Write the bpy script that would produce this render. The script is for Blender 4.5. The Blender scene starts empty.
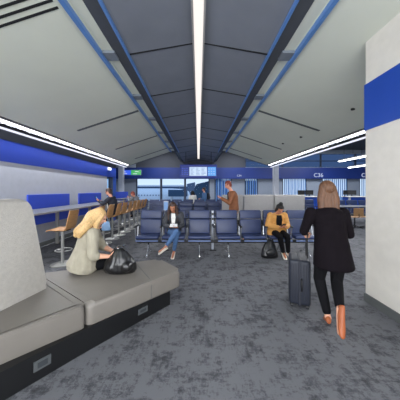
import bpy, bmesh, math, random
from mathutils import Vector, Matrix, Quaternion
random.seed(7)
SC = bpy.context.scene
COL = SC.collection
PI = math.pi
V = Vector
EYE = 1.55
FL = 210.0

# ------------------------------------------------------------------ materials
def srgb(c):
    return tuple(((x/255)/12.92 if x/255 <= .04045 else ((x/255+.055)/1.055)**2.4) for x in c)

def mat(name, rgb, rough=.6, metal=0, noise=0, scale=8, emit=0, bump=0, bscale=60, coat=0, stretch=None, spec=None, sheen=0):
    m = bpy.data.materials.new(name); m.use_nodes = True
    nt = m.node_tree; b = nt.nodes['Principled BSDF']
    c = srgb(rgb) + (1,)
    b.inputs['Base Color'].default_value = c
    b.inputs['Roughness'].default_value = rough
    b.inputs['Metallic'].default_value = metal
    if coat: b.inputs['Coat Weight'].default_value = coat
    if sheen: b.inputs['Sheen Weight'].default_value = sheen
    if spec is not None: b.inputs['Specular IOR Level'].default_value = spec
    e_col = c
    if emit: c = tuple(x*.12 for x in c[:3]) + (1,)
    tc = nt.nodes.new('ShaderNodeTexCoord'); mp = nt.nodes.new('ShaderNodeMapping')
    nt.links.new(tc.outputs['Object'], mp.inputs['Vector'])
    if stretch: mp.inputs['Scale'].default_value = stretch
    n = nt.nodes.new('ShaderNodeTexNoise'); n.inputs['Scale'].default_value = scale; n.inputs['Detail'].default_value = 5
    nt.links.new(mp.outputs['Vector'], n.inputs['Vector'])
    if not noise: noise = .04
    r = nt.nodes.new('ShaderNodeValToRGB')
    r.color_ramp.elements[0].position = .3; r.color_ramp.elements[1].position = .7
    r.color_ramp.elements[0].color = tuple(max(0, x*(1-noise)) for x in c[:3]) + (1,)
    r.color_ramp.elements[1].color = tuple(min(1, x*(1+noise)) for x in c[:3]) + (1,)
    nt.links.new(n.outputs['Fac'], r.inputs['Fac']); nt.links.new(r.outputs['Color'], b.inputs['Base Color'])
    if emit:
        b.inputs['Emission Color'].default_value = e_col
        b.inputs['Emission Strength'].default_value = emit*(.8 if emit < 3 else 1)
    if bump:
        n2 = nt.nodes.new('ShaderNodeTexNoise'); n2.inputs['Scale'].default_value = bscale
        nt.links.new(mp.outputs['Vector'], n2.inputs['Vector'])
        bp = nt.nodes.new('ShaderNodeBump'); bp.inputs['Strength'].default_value = bump; bp.inputs['Distance'].default_value = .01
        nt.links.new(n2.outputs['Fac'], bp.inputs['Height']); nt.links.new(bp.outputs['Normal'], b.inputs['Normal'])
    return m

def glass_mat(name, tint=(235,243,250), refl=.0006):
    m = bpy.data.materials.new(name); m.use_nodes = True; nt = m.node_tree; nt.nodes.clear()
    o = nt.nodes.new('ShaderNodeOutputMaterial'); mx = nt.nodes.new('ShaderNodeMixShader')
    t = nt.nodes.new('ShaderNodeBsdfTransparent'); g = nt.nodes.new('ShaderNodeBsdfGlossy')
    t.inputs[0].default_value = srgb(tint)+(1,); g.inputs['Roughness'].default_value = .0
    mx.inputs[0].default_value = refl
    nt.links.new(t.outputs[0], mx.inputs[1]); nt.links.new(g.outputs[0], mx.inputs[2]); nt.links.new(mx.outputs[0], o.inputs[0])
    return m

def carpet_mat():
    m = bpy.data.materials.new('carpet'); m.use_nodes = True; nt = m.node_tree; b = nt.nodes['Principled BSDF']
    L = nt.links.new; N = nt.nodes.new
    tc = N('ShaderNodeTexCoord')
    def noise(scale, detail, rough, st=(1,1,1), rot=0):
        mp = N('ShaderNodeMapping'); mp.inputs['Scale'].default_value = st; mp.inputs['Rotation'].default_value = (0,0,rot)
        L(tc.outputs['Object'], mp.inputs['Vector'])
        n = N('ShaderNodeTexNoise'); n.inputs['Scale'].default_value = scale; n.inputs['Detail'].default_value = detail
        n.inputs['Roughness'].default_value = rough; L(mp.outputs['Vector'], n.inputs['Vector']); return n
    a = noise(7, 12, .87, (1,1.4,1), .3); c = noise(3.2, 9, .8, (1.2,.9,1), -.2); d = noise(7, 8, .9, (.4,2.6,1), .05); e = noise(7,8,.9,(2.6,.4,1),.05)
    m1 = N('ShaderNodeMath'); m1.operation = 'ADD'; L(a.outputs['Fac'], m1.inputs[0]); L(c.outputs['Fac'], m1.inputs[1])
    m2 = N('ShaderNodeMath'); m2.operation = 'ADD'; L(d.outputs['Fac'], m2.inputs[0]); L(e.outputs['Fac'], m2.inputs[1])
    m3 = N('ShaderNodeMath'); m3.operation = 'MULTIPLY_ADD'; L(m2.outputs[0], m3.inputs[0]); m3.inputs[1].default_value = .55; L(m1.outputs[0], m3.inputs[2])
    r = N('ShaderNodeValToRGB'); cr = r.color_ramp
    sc = N('ShaderNodeMath'); sc.operation = 'MULTIPLY'; sc.inputs[1].default_value = .645; L(m3.outputs[0], sc.inputs[0]); L(sc.outputs[0], r.inputs['Fac'])
    cr.elements[0].position = .86; cr.elements[0].color = srgb(CARPET[0])+(1,)
    cr.elements[1].position = 1.10; cr.elements[1].color = srgb(CARPET[3])+(1,)
    cr.elements[1].position = 1.0
    x = cr.elements.new(.93); x.color = srgb(CARPET[1])+(1,)
    x = cr.elements.new(.97); x.color = srgb(CARPET[2])+(1,)
    L(r.outputs['Color'], b.inputs['Base Color']); b.inputs['Roughness'].default_value = .95
    b.inputs['Specular IOR Level'].default_value = .15
    f = noise(220, 3, .6); bp = N('ShaderNodeBump'); bp.inputs['Strength'].default_value = .4; bp.inputs['Distance'].default_value = .004
    L(f.outputs['Fac'], bp.inputs['Height']); L(bp.outputs['Normal'], b.inputs['Normal'])
    return m
CARPET = [(60,60,63),(76,77,81),(90,91,95),(106,107,111)]

def blind_mat():
    m = bpy.data.materials.new('vertical_blind_fabric'); m.use_nodes = True; nt = m.node_tree; nt.nodes.clear()
    o = nt.nodes.new('ShaderNodeOutputMaterial'); mx = nt.nodes.new('ShaderNodeMixShader')
    d = nt.nodes.new('ShaderNodeBsdfDiffuse'); t = nt.nodes.new('ShaderNodeBsdfTranslucent')
    w = nt.nodes.new('ShaderNodeTexWave'); w.inputs['Scale'].default_value = 1.2; w.inputs['Distortion'].default_value = 1.5
    tc = nt.nodes.new('ShaderNodeTexCoord'); nt.links.new(tc.outputs['Object'], w.inputs['Vector'])
    r = nt.nodes.new('ShaderNodeValToRGB'); nt.links.new(w.outputs['Fac'], r.inputs['Fac'])
    r.color_ramp.elements[0].color = srgb((110,160,215))+(1,); r.color_ramp.elements[1].color = srgb((215,235,250))+(1,)
    nt.links.new(r.outputs['Color'], d.inputs['Color']); nt.links.new(r.outputs['Color'], t.inputs['Color'])
    mx.inputs[0].default_value = .8
    nt.links.new(d.outputs[0], mx.inputs[1]); nt.links.new(t.outputs[0], mx.inputs[2]); nt.links.new(mx.outputs[0], o.inputs[0])
    return m

M = dict(
 carpet=carpet_mat(),
 wall=mat('wall_paint_grey', (176,180,192), .7),
 wall_far=mat('wall_paint_blue_grey', (140,150,166), .7),
 wall_light=mat('wall_paint_warm', (222,217,206), .8, bump=.05),
 wall_inner=mat('wall_paint_inner', (165,170,178), .8),
 blue=mat('blue_panel', (28,72,168), .35, noise=.08, scale=.8),
 blue_band=mat('blue_band', (14,46,140), .4, noise=.1, scale=.7),
 header=mat('navy_header', (16,44,116), .45, noise=.1, scale=1),
 screen_blue=mat('privacy_blue', (42,72,190), .6),
 base=mat('baseboard_rubber', (92,95,94), .6),
 ceil=mat('ceiling_panel', (214,218,204), .75, noise=.03, scale=1.2),
 ceil_c=mat('ceiling_mesh_panel', (124,129,138), .5, noise=.06, scale=2),
 ceil_dark=mat('ceiling_dark_reveal', (72,76,82), .6),
 gap=mat('dark_joint', (20,22,24), .7),
 groove=mat('linear_diffuser', (84,90,90), .6),
 bracket=mat('bracket_grey', (118,126,134), .5),
 rail=mat('blue_rail', (96,142,205), .35, metal=.2),
 trim_dark=mat('trim_dark_grey', (66,70,80), .7),
 cove=mat('cove_grey', (34,36,44), .6),
 column=mat('column_paint', (178,182,192), .6),
 strip=mat('strip_light_white', (255,250,250), .5, emit=3.2),
 strip_b=mat('strip_light_bay', (250,250,255), .5, emit=6.0),
 strip_dim=mat('strip_light_dim', (222,225,245), .5, emit=1.0),
 strip_c=mat('strip_light_centre', (255,246,240), .5, emit=.8),
 strip_frame=mat('strip_frame', (165,163,160), .5),
 leather_g=mat('grey_leather', (120,115,108), .55, bump=.12, bscale=180, noise=.04, scale=5),
 fabric_g=mat('grey_fabric', (184,180,172), .9, bump=.5, bscale=160, noise=.07, scale=30, sheen=.2),
 bench_g=mat('far_bench_grey', (160,157,155), .85, noise=.05, scale=20),
 plinth=mat('black_plinth', (17,18,20), .45),
 plate=mat('outlet_plate', (92,96,98), .4, metal=.3),
 plate_d=mat('outlet_socket', (58,62,66), .4),
 chair=mat('navy_leather', (42,55,92), .42, bump=.06, bscale=90, noise=.08, scale=6),
 chair_e=mat('navy_piping', (110,128,170), .4),
 steel=mat('steel', (176,180,184), .3, metal=.8),
 chrome=mat('chrome', (214,216,218), .2, metal=.95),
 black=mat('black_metal', (16,17,19), .4),
 blackplast=mat('black_plastic', (24,25,28), .45),
 wood=mat('light_wood', (182,136,88), .45, noise=.16, scale=5, stretch=(1,1,8)),
 counter=mat('counter_top', (100,104,112), .35),
 counter_e=mat('counter_edge', (150,152,156), .4),
 stoolm=mat('stool_metal', (160,160,156), .4, metal=.4),
 glass=glass_mat('window_glass'),
 glassb=glass_mat('clerestory_glass', (128,146,172), .0008),
 mullion=mat('mullion', (44,54,76), .5),
 blind=blind_mat(),
 exitl=mat('exit_sign_light', (240,244,255), .5, emit=2.0),
 sc_g=mat('screen_green', (50,190,90), .4, emit=.55),
 sc_b=mat('screen_blue', (60,100,245), .4, emit=.7),
 sc_w=mat('screen_white', (200,222,252), .4, emit=.75),
 sc_l=mat('screen_cyan', (90,165,245), .4, emit=.7),
 sc_d=mat('screen_navy', (28,62,170), .4, emit=.35),
 sc_f=mat('screen_frame_blue', (22,62,190), .4, emit=.25),
 txt=mat('sign_lettering', (200,212,245), .5, emit=.6),
 linew=mat('screen_row', (225,236,255), .5, emit=.6),
 lineg=mat('screen_row_grey', (130,160,205), .5, emit=.5),
 tower=mat('tower_silver', (168,174,186), .4, metal=.4),
 tower_s=mat('tower_screen', (120,170,235), .4, emit=.45),
 apron=mat('apron_concrete', (165,175,188), .9, noise=.1, scale=.05),
 plane=mat('aircraft_white', (232,236,240), .4),
 planeb=mat('aircraft_blue', (36,60,120), .4),
 bridge=mat('jet_bridge_teal', (34,70,98), .5, noise=.12, scale=.6),
 terminal=mat('far_terminal', (92,112,140), .7, noise=.1, scale=.1),
 skin1=mat('skin_fair', (222,168,140), .55, noise=.05, scale=20),
 skin2=mat('skin_tan', (182,122,92), .55, noise=.05, scale=20),
 skin3=mat('skin_light', (208,148,124), .55, noise=.05, scale=20),
 lip=mat('lips', (165,82,76), .5),
 eye=mat('eyes', (28,20,18), .3),
 blond=mat('hair_blond', (206,170,116), .5, noise=.3, scale=40, stretch=(3,3,.5), bump=.7, bscale=60),
 brown=mat('hair_brown', (62,40,30), .45, noise=.25, scale=40, bump=.5, bscale=60),
 lbrown=mat('hair_light_brown', (98,66,44), .5, noise=.35, scale=30, stretch=(3,3,.4), bump=.6, bscale=60),
 darkhair=mat('hair_black', (14,11,11), .7, noise=.2, scale=40, bump=.4, bscale=60),
 auburn=mat('hair_auburn', (128,58,44), .5, noise=.2, scale=40),
 shirt=mat('sage_shirt', (160,154,136), .85, noise=.12, scale=14, bump=1.0, bscale=14, stretch=(1.4,1.4,.5)),
 coat=mat('dark_coat', (19,15,19), .9, spec=.1, noise=.12, scale=12, bump=.3, bscale=24),
 legging=mat('black_cloth', (15,15,18), .85, spec=.15, bump=.2, bscale=20),
 mustard=mat('mustard_blazer', (196,142,74), .8, noise=.08, scale=20, bump=.3, bscale=30),
 jeans=mat('blue_denim', (72,104,146), .85, noise=.18, scale=16, bump=.3, bscale=30),
 djacket=mat('charcoal_jacket', (50,52,58), .7, noise=.15, scale=16, bump=.3, bscale=30),
 white=mat('white_cloth', (228,226,220), .8, noise=.04, scale=12),
 brownj=mat('brown_jacket', (128,78,46), .7, noise=.15, scale=12, bump=.3, bscale=24),
 navy=mat('navy_cloth', (28,33,48), .8, noise=.12, scale=12),
 grey_cloth=mat('grey_cloth', (104,108,116), .85, noise=.15, scale=12),
 blue_cloth=mat('blue_cloth', (74,108,150), .85, noise=.12, scale=12),
 tan=mat('tan_leather', (158,84,44), .5, noise=.08, scale=20),
 cream=mat('cream_shoe', (226,218,204), .6),
 baglt=mat('black_leather', (20,20,22), .32, noise=.2, scale=10, bump=.6, bscale=14, coat=.2),
 suitcase=mat('suitcase_shell', (30,35,47), .55, noise=.06, scale=10),
 suit_d=mat('suitcase_zip', (24,28,40), .6),
 tote=mat('pale_blue_bag', (150,186,226), .6),
 paper=mat('paper', (222,224,222), .7),
)

# ------------------------------------------------------------------ geometry helpers
def P(px, py, z):
    d = FL*(EYE-z)/(py-190.0)
    return ((px-198.5)*d/FL, d)

def new_bm(): return bmesh.new()

def bx(bm, x0, x1, y0, y1, z0, z1, bev=0, seg=2):
    r = bmesh.ops.create_cube(bm, size=1)
    vs = r['verts']
    for v in vs:
        v.co = V(((x0+x1)/2 + v.co.x*(x1-x0), (y0+y1)/2 + v.co.y*(y1-y0), (z0+z1)/2 + v.co.z*(z1-z0)))
    if bev:
        es = list({e for v in vs for e in v.link_edges})
        bmesh.ops.bevel(bm, geom=es, offset=bev, segments=seg, affect='EDGES', profile=.5)
    return bm

def box(x0, x1, y0, y1, z0, z1, bev=0, seg=2): return bx(new_bm(), x0, x1, y0, y1, z0, z1, bev, seg)

def basis(d):
    d = d.normalized(); a = V((0,0,1)) if abs(d.z) < .9 else V((1,0,0))
    u = d.cross(a).normalized(); return u, d.cross(u).normalized()

def cone(bm, p0, p1, r0, r1, n=14):
    p0, p1 = V(p0), V(p1); u, w = basis(p1-p0)
    A = [bm.verts.new(p0 + (u*math.cos(2*PI*i/n)+w*math.sin(2*PI*i/n))*r0) for i in range(n)]
    B = [bm.verts.new(p1 + (u*math.cos(2*PI*i/n)+w*math.sin(2*PI*i/n))*r1) for i in range(n)]
    for i in range(n): bm.faces.new((A[i], A[(i+1)%n], B[(i+1)%n], B[i]))
    bm.faces.new(A[::-1]); bm.faces.new(B)
    return bm

def ball(bm, c, r, rot=None, n=16):
    if not hasattr(r, '__len__'): r = (r,r,r)
    m = Matrix.Translation(V(c)) @ (rot.to_4x4() if rot else Matrix.Identity(4)) @ Matrix.Diagonal((*r,1))
    bmesh.ops.create_uvsphere(bm, u_segments=n, v_segments=max(8, n*3//4), radius=1, matrix=m)
    return bm

def chain(bm, pts, rs, n=12):
    for i in range(len(pts)):
        ball(bm, pts[i], rs[i], n=n)
        if i: cone(bm, pts[i-1], pts[i], rs[i-1], rs[i], n)
    return bm

def tube(bm, pts, r, n=10, closed=False):
    pts = [V(p) for p in pts]; rings = []
    m = len(pts)
    for i, p in enumerate(pts):
        a = pts[(i-1) % m] if (closed or i) else p; b = pts[(i+1) % m] if (closed or i < m-1) else p
        u, w = basis(b-a); rr = r[i] if hasattr(r, '__len__') else r
        if rings:
            pu = rings[-1][1]; u = (pu - (b-a).normalized()*pu.dot((b-a).normalized())).normalized(); w = (b-a).normalized().cross(u)
        rings.append(([bm.verts.new(p+(u*math.cos(2*PI*k/n)+w*math.sin(2*PI*k/n))*rr) for k in range(n)], u))
    for i in range(m-1):
        A, B = rings[i][0], rings[i+1][0]
        for k in range(n): bm.faces.new((A[k], A[(k+1)%n], B[(k+1)%n], B[k]))
    if not closed:
        bm.faces.new(rings[0][0][::-1]); bm.faces.new(rings[-1][0])
    return bm

def loft(bm, rings, n=20):
    """rings: (centre, u vector, v vector); closed ends"""
    R = []
    for c, u, v in rings:
        c, u, v = V(c), V(u), V(v)
        R.append([bm.verts.new(c+u*math.cos(2*PI*k/n)+v*math.sin(2*PI*k/n)) for k in range(n)])
    for A, B in zip(R, R[1:]):
        for k in range(n): bm.faces.new((A[k], A[(k+1)%n], B[(k+1)%n], B[k]))
    bm.faces.new(R[0][::-1]); bm.faces.new(R[-1])
    return bm

def prism(bm, poly, axis, a, b):
    """poly: 2D points; axis 'y' -> poly in xz, 'z' -> poly in xy, 'x' -> poly in yz"""
    def mk(p, t):
        return {'y': (p[0], t, p[1]), 'z': (p[0], p[1], t), 'x': (t, p[0], p[1])}[axis]
    A = [bm.verts.new(mk(p, a)) for p in poly]; B = [bm.verts.new(mk(p, b)) for p in poly]
    n = len(poly)
    for i in range(n): bm.faces.new((A[i], A[(i+1)%n], B[(i+1)%n], B[i]))
    bm.faces.new(A[::-1]); bm.faces.new(B)
    return bm

def obj(name, bm, m, parent=None, smooth=False, mods=()):
    bmesh.ops.recalc_face_normals(bm, faces=bm.faces)
    me = bpy.data.meshes.new(name); bm.to_mesh(me); bm.free()
    return obj_me(name, me, m, parent, smooth)

def obj_me(name, me, m, parent=None, smooth=False):
    if parent is not None and 'built_local' not in parent:
        me.transform(Matrix.Translation(-V(world_loc(parent))))
    me.materials.clear(); me.materials.append(M[m] if isinstance(m, str) else m)
    if smooth:
        for p in me.polygons: p.use_smooth = True
    o = bpy.data.objects.new(name, me); COL.objects.link(o)
    if parent is not None: o.parent = parent
    return o

def world_loc(o):
    l = V((0,0,0))
    while o is not None: l = l + o.location; o = o.parent
    return l

def tag(o, label=None, cat=None, group=None, kind=None):
    if label: o['label'] = label
    if cat: o['category'] = cat
    if group: o['group'] = group
    if kind: o['kind'] = kind
    return o

def thing(name, label, cat, loc=(0,0,0), group=None):
    o = bpy.data.objects.new(name, None); COL.objects.link(o); o.location = loc; o.empty_display_size = .1
    return tag(o, label, cat, group)

def single(name, bm, m, label, cat, group=None, smooth=False):
    """mesh thing with its origin at its base centre"""
    xs = [v.co.copy() for v in bm.verts]
    c = V(((min(p.x for p in xs)+max(p.x for p in xs))/2, (min(p.y for p in xs)+max(p.y for p in xs))/2, min(p.z for p in xs)))
    bmesh.ops.translate(bm, verts=bm.verts, vec=-c)
    o = obj(name, bm, m, None, smooth); o.location = c
    return tag(o, label, cat, group)

def struct(name, bm, m, smooth=False, parent=None):
    o = obj(name, bm, m, parent, smooth)
    if parent is None: o['kind'] = 'structure'
    return o

def copy_tree(o, parent=None):
    c = o.copy(); COL.objects.link(c)
    if parent is not None: c.parent = parent
    for ch in list(o.children): copy_tree(ch, c)
    return c

def smooth_edges(o, ang=40):
    for p in o.data.polygons: p.use_smooth = True
    try: o.data.set_sharp_from_angle(angle=math.radians(ang))
    except Exception: pass
    return o

def melt(bm, voxel=.008, it=3):
    """merge overlapping closed shapes into one continuous skin"""
    bmesh.ops.recalc_face_normals(bm, faces=bm.faces)
    me = bpy.data.meshes.new('tmp'); bm.to_mesh(me); bm.free()
    t = bpy.data.objects.new('tmp', me); COL.objects.link(t)
    r = t.modifiers.new('r', 'REMESH'); r.mode = 'VOXEL'; r.voxel_size = voxel
    if it:
        s = t.modifiers.new('s', 'SMOOTH'); s.iterations = it; s.factor = .5
    dg = bpy.context.evaluated_depsgraph_get(); dg.update()
    out = bpy.data.meshes.new_from_object(t.evaluated_get(dg))
    bpy.data.objects.remove(t); bpy.data.meshes.remove(me)
    return out

def text_bm(s, size, depth=.01):
    c = bpy.data.curves.new('t', 'FONT'); c.body = s; c.size = size; c.extrude = depth; c.align_x = 'CENTER'; c.align_y = 'CENTER'
    t = bpy.data.objects.new('t', c); COL.objects.link(t)
    dg = bpy.context.evaluated_depsgraph_get(); dg.update()
    me = bpy.data.meshes.new_from_object(t.evaluated_get(dg))
    bpy.data.objects.remove(t)
    bm = new_bm(); bm.from_mesh(me)
    bmesh.ops.rotate(bm, verts=bm.verts, cent=(0,0,0), matrix=Matrix.Rotation(PI/2, 3, 'X'))
    return bm

# ------------------------------------------------------------------ the setting
YF = 17.5; YC = 12.5; YB = -3.0
struct('floor', box(-9, 16, YB, YF+.2, -.2, 0), 'carpet')
WL = -4.3
w = struct('wall_left', box(WL-.2, WL, YB, 9.87, 0, 3.25), 'wall')
struct('trim_1', box(WL, WL+.02, YB, 10.9, 2.18, 2.66), 'blue_band')
struct('baseboard_left', box(WL, WL+.015, YB, 9.87, 0, .12), 'base')
# bright window at the end of the left wall
wn = struct('window_1', box(WL-.12, WL-.10, 9.89, 10.48, .62, 2.18), 'glass')
obj('window_frame', bx(bx(bx(new_bm(), WL-.2, WL, 10.48, 10.56, 0, 3.25), WL-.2, WL, 9.87, 10.48, .54, .62), WL-.2, WL, 9.87, 10.48, 2.18, 3.25), 'mullion', wn)
struct('wall_left_end', box(WL-.2, WL, 10.56, 10.95, 0, 3.25), 'blue')
# right partition close to the camera
RX = 2.34
struct('wall_right', box(RX, RX+.35, YB, 2.94, 0, 3.72), 'wall_light')
bm = box(RX-.012, RX, YB, 2.94, 2.38, 3.02); bx(bm, RX-.012, RX+.362, 2.94, 2.952, 2.38, 3.02)
struct('trim_2', bm, 'blue')
bm = box(RX-.014, RX, YB, 2.94, 0, .11); bx(bm, RX-.014, RX+.36, 2.94, 2.954, 0, .11)
struct('baseboard_right', bm, 'base')
# far walls
struct('wall_back_left', bx(bx(bx(box(-6.9, -5.2, YF, YF+.2, 0, 5.2), -9, -6.9, YF, YF+.2, 0, .55), -9, -6.9, YF, YF+.2, 2.5, 5.2), -9, -8.3, YF, YF+.2, .55, 2.5), 'wall_far')
struct('window_21', box(-8.3, -6.9, YF+.08, YF+.1, .55, 2.5), 'glass')
struct('wall_side_left', box(-9.2, -9, 10.9, YF+.2, 0, 5.2), 'wall_far')
struct('wall_side_right', box(16, 16.2, YB, YF+.2, 0, 5.2), 'wall')
struct('wall_left_return', bx(box(-9, WL-.2, 10.75, 10.95, 0, .6), -9, WL-.2, 10.75, 10.95, 2.2, 5.2), 'wall_far')
struct('window_20', box(-9, WL-.2, 10.84, 10.86, .6, 2.2), 'glass')
bm = new_bm()
bx(bm, -5.2, 16, YF, YF+.2, 0, .55); bx(bm, -5.2, 3.9, YF, YF+.2, 2.5, 3.3); struct('wall_back_upper', box(-5.2, 3.9, YF, YF+.2, 3.3, 5.2), 'trim_dark')
bx(bm, 3.9, 16, YF, YF+.2, 2.5, 3.45); bx(bm, 3.9, 16, YF, YF+.2, 4.55, 5.2)
for a, b in ((.92,1.35),(2.75,3.1),(3.1,3.85),(4.95,7.0),(9.0,10.3),(12.4,13.4)):
    bx(bm, a, b, YF, YF+.2, .55, 2.5)
struct('wall_back', bm, 'wall_far')
# header band along the back
struct('trim_3', box(-9, 16, YF-.35, YF-.02, 2.47, 3.38), 'header')
for n,(x0,x1) in enumerate(((-5.2,-3.12),(-3.12,-1.12),(-1.12,.92))):
    wn = struct('window_%d' % (n+2), box(x0+.04, x1-.04, YF+.08, YF+.1, .6, 2.5), 'glass')
    obj('window_frame', bx(bx(bx(new_bm(), x0-.0, x0+.08, YF-.02, YF+.16, .55, 2.5), x1-.08, x1, YF-.02, YF+.16, .55, 2.5), x0+.08, x1-.08, YF-.02, YF+.16, .55, .63), 'mullion', wn)
BW = ((1.35,2.75),(3.1,3.12),(3.85,4.95),(7.0,9.0),(10.3,12.4),(13.4,16))
for n,(x0,x1) in enumerate(BW):
    if x1-x0 < .1: continue
    wn = struct('window_%d' % (n+5), box(x0, x1, YF+.08, YF+.1, .55, 2.5), 'glass')
    obj('window_frame', bx(bx(new_bm(), x0, x0+.05, YF-.02, YF+.12, .55, 2.5), x1-.05, x1, YF-.02, YF+.12, .55, 2.5), 'mullion', wn)
    bl = new_bm(); k = int((x1-x0-.1)/.16)
    for i in range(k):
        cx = x0+.06+(i+.5)*(x1-x0-.12)/k
        r = Matrix.Rotation(math.radians(28), 3, 'Z'); s0 = len(bl.verts)
        b2 = bmesh.ops.create_cube(bl, size=1)['verts']
        for v in b2:
            v.co = r @ V((v.co.x*.15, v.co.y*.006, v.co.z*1.9)) + V((cx, YF-.09+.0, 1.52))
    single('vertical_blind', bl, 'blind', ['pale blue vertical blind in the back window left of the walking man','','pale blue vertical blind in the back window right of the walking man','pale blue vertical blind in the window between column and gate desk','pale blue vertical blind in the window behind the walking woman','pale blue vertical blind at the far right end of the back wall'][n], 'blind', 'vertical blinds in the back windows')
# clerestory glazing above the header, right side
for n,(x0,x1) in enumerate(((3.9,7.0),(7.0,10.2),(10.2,13.1),(13.1,16))):
    wn = struct('window_%d' % (n+12), box(x0+.05, x1-.05, YF+.08, YF+.1, 3.45, 4.55), 'glassb')
    obj('window_frame', bx(bx(new_bm(), x0-.03, x0+.05, YF-.02, YF+.14, 3.45, 4.55), x0, x1, YF-.02, YF+.14, 3.95, 4.0), 'mullion', wn)

# ceiling
ZO = EYE+2.28; ZI = EYE+2.32; ZC = EYE+2.53
def zs(x): return ZO - .33*(abs(x)-1.69)
for s, nm in ((-1,'left'),(1,'right')):
    e = 4.08
    bm = prism(new_bm(), [(s*1.60, ZO+.03), (s*e, zs(e)), (s*e, zs(e)+.1), (s*1.60, ZO+.13)], 'y', YB, YC)
    struct('ceiling_'+nm, bm, 'ceil')
    # pale slot panel and dark reveal next to the central vault
    struct('ceiling_slot_'+nm, prism(new_bm(), [(s*1.42, ZO+.05), (s*1.60, ZO+.05), (s*1.60, ZO+.12), (s*1.42, ZO+.12)], 'y', YB, YC), 'ceil')
    struct('ceiling_reveal_'+nm, prism(new_bm(), [(s*1.21, ZI), (s*1.42, ZO+.04), (s*1.42, ZO+.14), (s*1.24, ZI+.1)], 'y', YB, YC+.3), 'ceil_dark')
    # the vault
    struct('ceiling_vault_'+nm, prism(new_bm(), [(0, ZC), (s*1.24, ZI), (s*1.24, ZI+.12), (0, ZC+.12)], 'y', YB, YF), 'ceil_c')
    # cove lights
    st = bpy.data.objects  # (fixture is one thing per side)
    L = thing('cove_light', 'long double cove strip light above the %s' % ('left wall blue band' if s<0 else 'right edge of the side ceiling'), 'ceiling light', (s*4.2, 5, zs(e)), 'long cove lights at the ceiling edges')
    obj('light_strip', prism(new_bm(), [(s*(e+.025), zs(e)-.012), (s*(e+.062), zs(e)-.026), (s*(e+.062), zs(e)-.012), (s*(e+.005), zs(e)+.02)], 'y', YB, YC-.1), 'strip', L)
    obj('light_strip', prism(new_bm(), [(s*(e+.155), zs(e)-.13), (s*(e+.18), zs(e)-.17), (s*(e+.19), zs(e)-.17), (s*(e+.165), zs(e)-.12)], 'y', YB, YC-.1), 'strip_dim', L)['label'] = 'dimmer lower light strip'
    obj('housing', prism(new_bm(), [(s*(e+.09), zs(e)-.03), (s*(e+.155), zs(e)-.13), (s*(e+.18), zs(e)-.05), (s*(e+.18), zs(e)+.12), (s*(e), zs(e)+.12), (s*e, zs(e)+.02)], 'y', YB, YC-.1), 'cove', L)
    obj('shield', prism(new_bm(), [(s*(e+.070), zs(e)-.085), (s*(e+.076), zs(e)-.085), (s*(e+.076), zs(e)+.0), (s*(e+.070), zs(e)+.0)], 'y', YB, YC-.1), 'cove', L)
    obj('lip', prism(new_bm(), [(s*(e-.05), zs(e-.05)-.012), (s*(e+.022), zs(e)-.014), (s*(e+.022), zs(e)+.03), (s*(e-.05), zs(e-.05)+.03)], 'y', YB, YC-.1), 'cove', L)
    # rails
    r1 = box(s*1.20-.02, s*1.20+.02, YB, YC+.3, ZI-.035, ZI+.03, .008)
    struct('trim_%d' % (4 if s<0 else 5), r1, 'rail')
    r2 = box(s*1.635-.033, s*1.635+.033, YB, YC, ZO-.04, ZO+.05, .01)
    struct('trim_%d' % (6 if s<0 else 7), r2, 'rail')
# wall strip above the left band up to the ceiling cove
struct('trim_8', box(WL-.2, WL+.004, YB, 10.95, 2.66, 3.05), 'trim_dark')
# seams in the vault, brackets in the slots, vents and diffusers
grid = [2.0+1.6*i for i in range(-1, 10)]
for y in grid:
    if y < 1 : continue
    for s in (-1,1):
        if y < YC:
            t = single('ceiling_bracket', box(s*1.40 if s>0 else -1.61, 1.61 if s>0 else -1.40, y-.11, y+.11, ZO-.0, ZO+.045, .005), 'bracket',
              'grey cross bracket spanning the slot between the blue ceiling rails', 'bracket', 'cross brackets between the ceiling rails')
        bm = prism(new_bm(), [(s*.1, ZC-.022), (s*1.2, ZI-.006), (s*1.2, ZI+.01), (s*.1, ZC)], 'y', y-.012, y+.012)
        t = single('ceiling_seam', bm, 'gap', 'thin dark joint line across the central ceiling vault', 'ceiling joint', 'joint lines across the vault')
for s in (-1,1):
    for i, y in enumerate((6.0, 8.75, 11.4)):
        bm = prism(new_bm(), [(s*1.72, zs(1.72)-.012), (s*3.45, zs(3.45)-.012), (s*3.45, zs(3.45)+.02), (s*1.72, zs(1.72)+.02)], 'y', y-.045, y+.045)
        single('linear_diffuser', bm, 'groove', 'dark grey slot diffuser in the %s ceiling slope, %s' % ('left' if s<0 else 'right', ('nearest of three','middle of three','farthest of three')[i]), 'air vent', 'slot diffusers in the ceiling slopes')
vt = thing('air_vent', 'air vent of four black slots at the top left of the ceiling', 'air vent', (-2.9, 2.47, zs(2.9)))
for y in (2.30, 2.40, 2.50, 2.60):
    obj('slot', prism(new_bm(), [(-1.74, zs(1.74)-.006), (-4.0, zs(4.0)-.006), (-4.0, zs(4.0)+.02), (-1.74, zs(1.74)+.02)], 'y', y-.016, y+.016), 'gap', vt)
for i, (px, py) in enumerate(((353,109),(301,137),(283,143.5))):
    # point on the sloped ceiling
    a = (px-198.5)/FL; b = (190-py)/FL
    d = (2.28+.33*1.69)/(b+.33*a); x = a*d
    single('ceiling_sensor', cone(new_bm(), (x, d, zs(x)-.022), (x, d, zs(x)+.01), .035, .045), 'gap', 'small dark round sensor on the right ceiling slope, %s' % ('close to the blue panel','beyond the first slot diffuser','farthest one')[i], 'sensor', 'round sensors on the right ceiling slope')
cl = thing('centre_strip_light', 'long white strip light running down the middle of the ceiling vault', 'ceiling light', (0, 7, ZC-.06))
obj('diffuser', box(-.07, .07, YB, YF-1.0, ZC-.075, ZC-.02), 'strip_c', cl)
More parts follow.
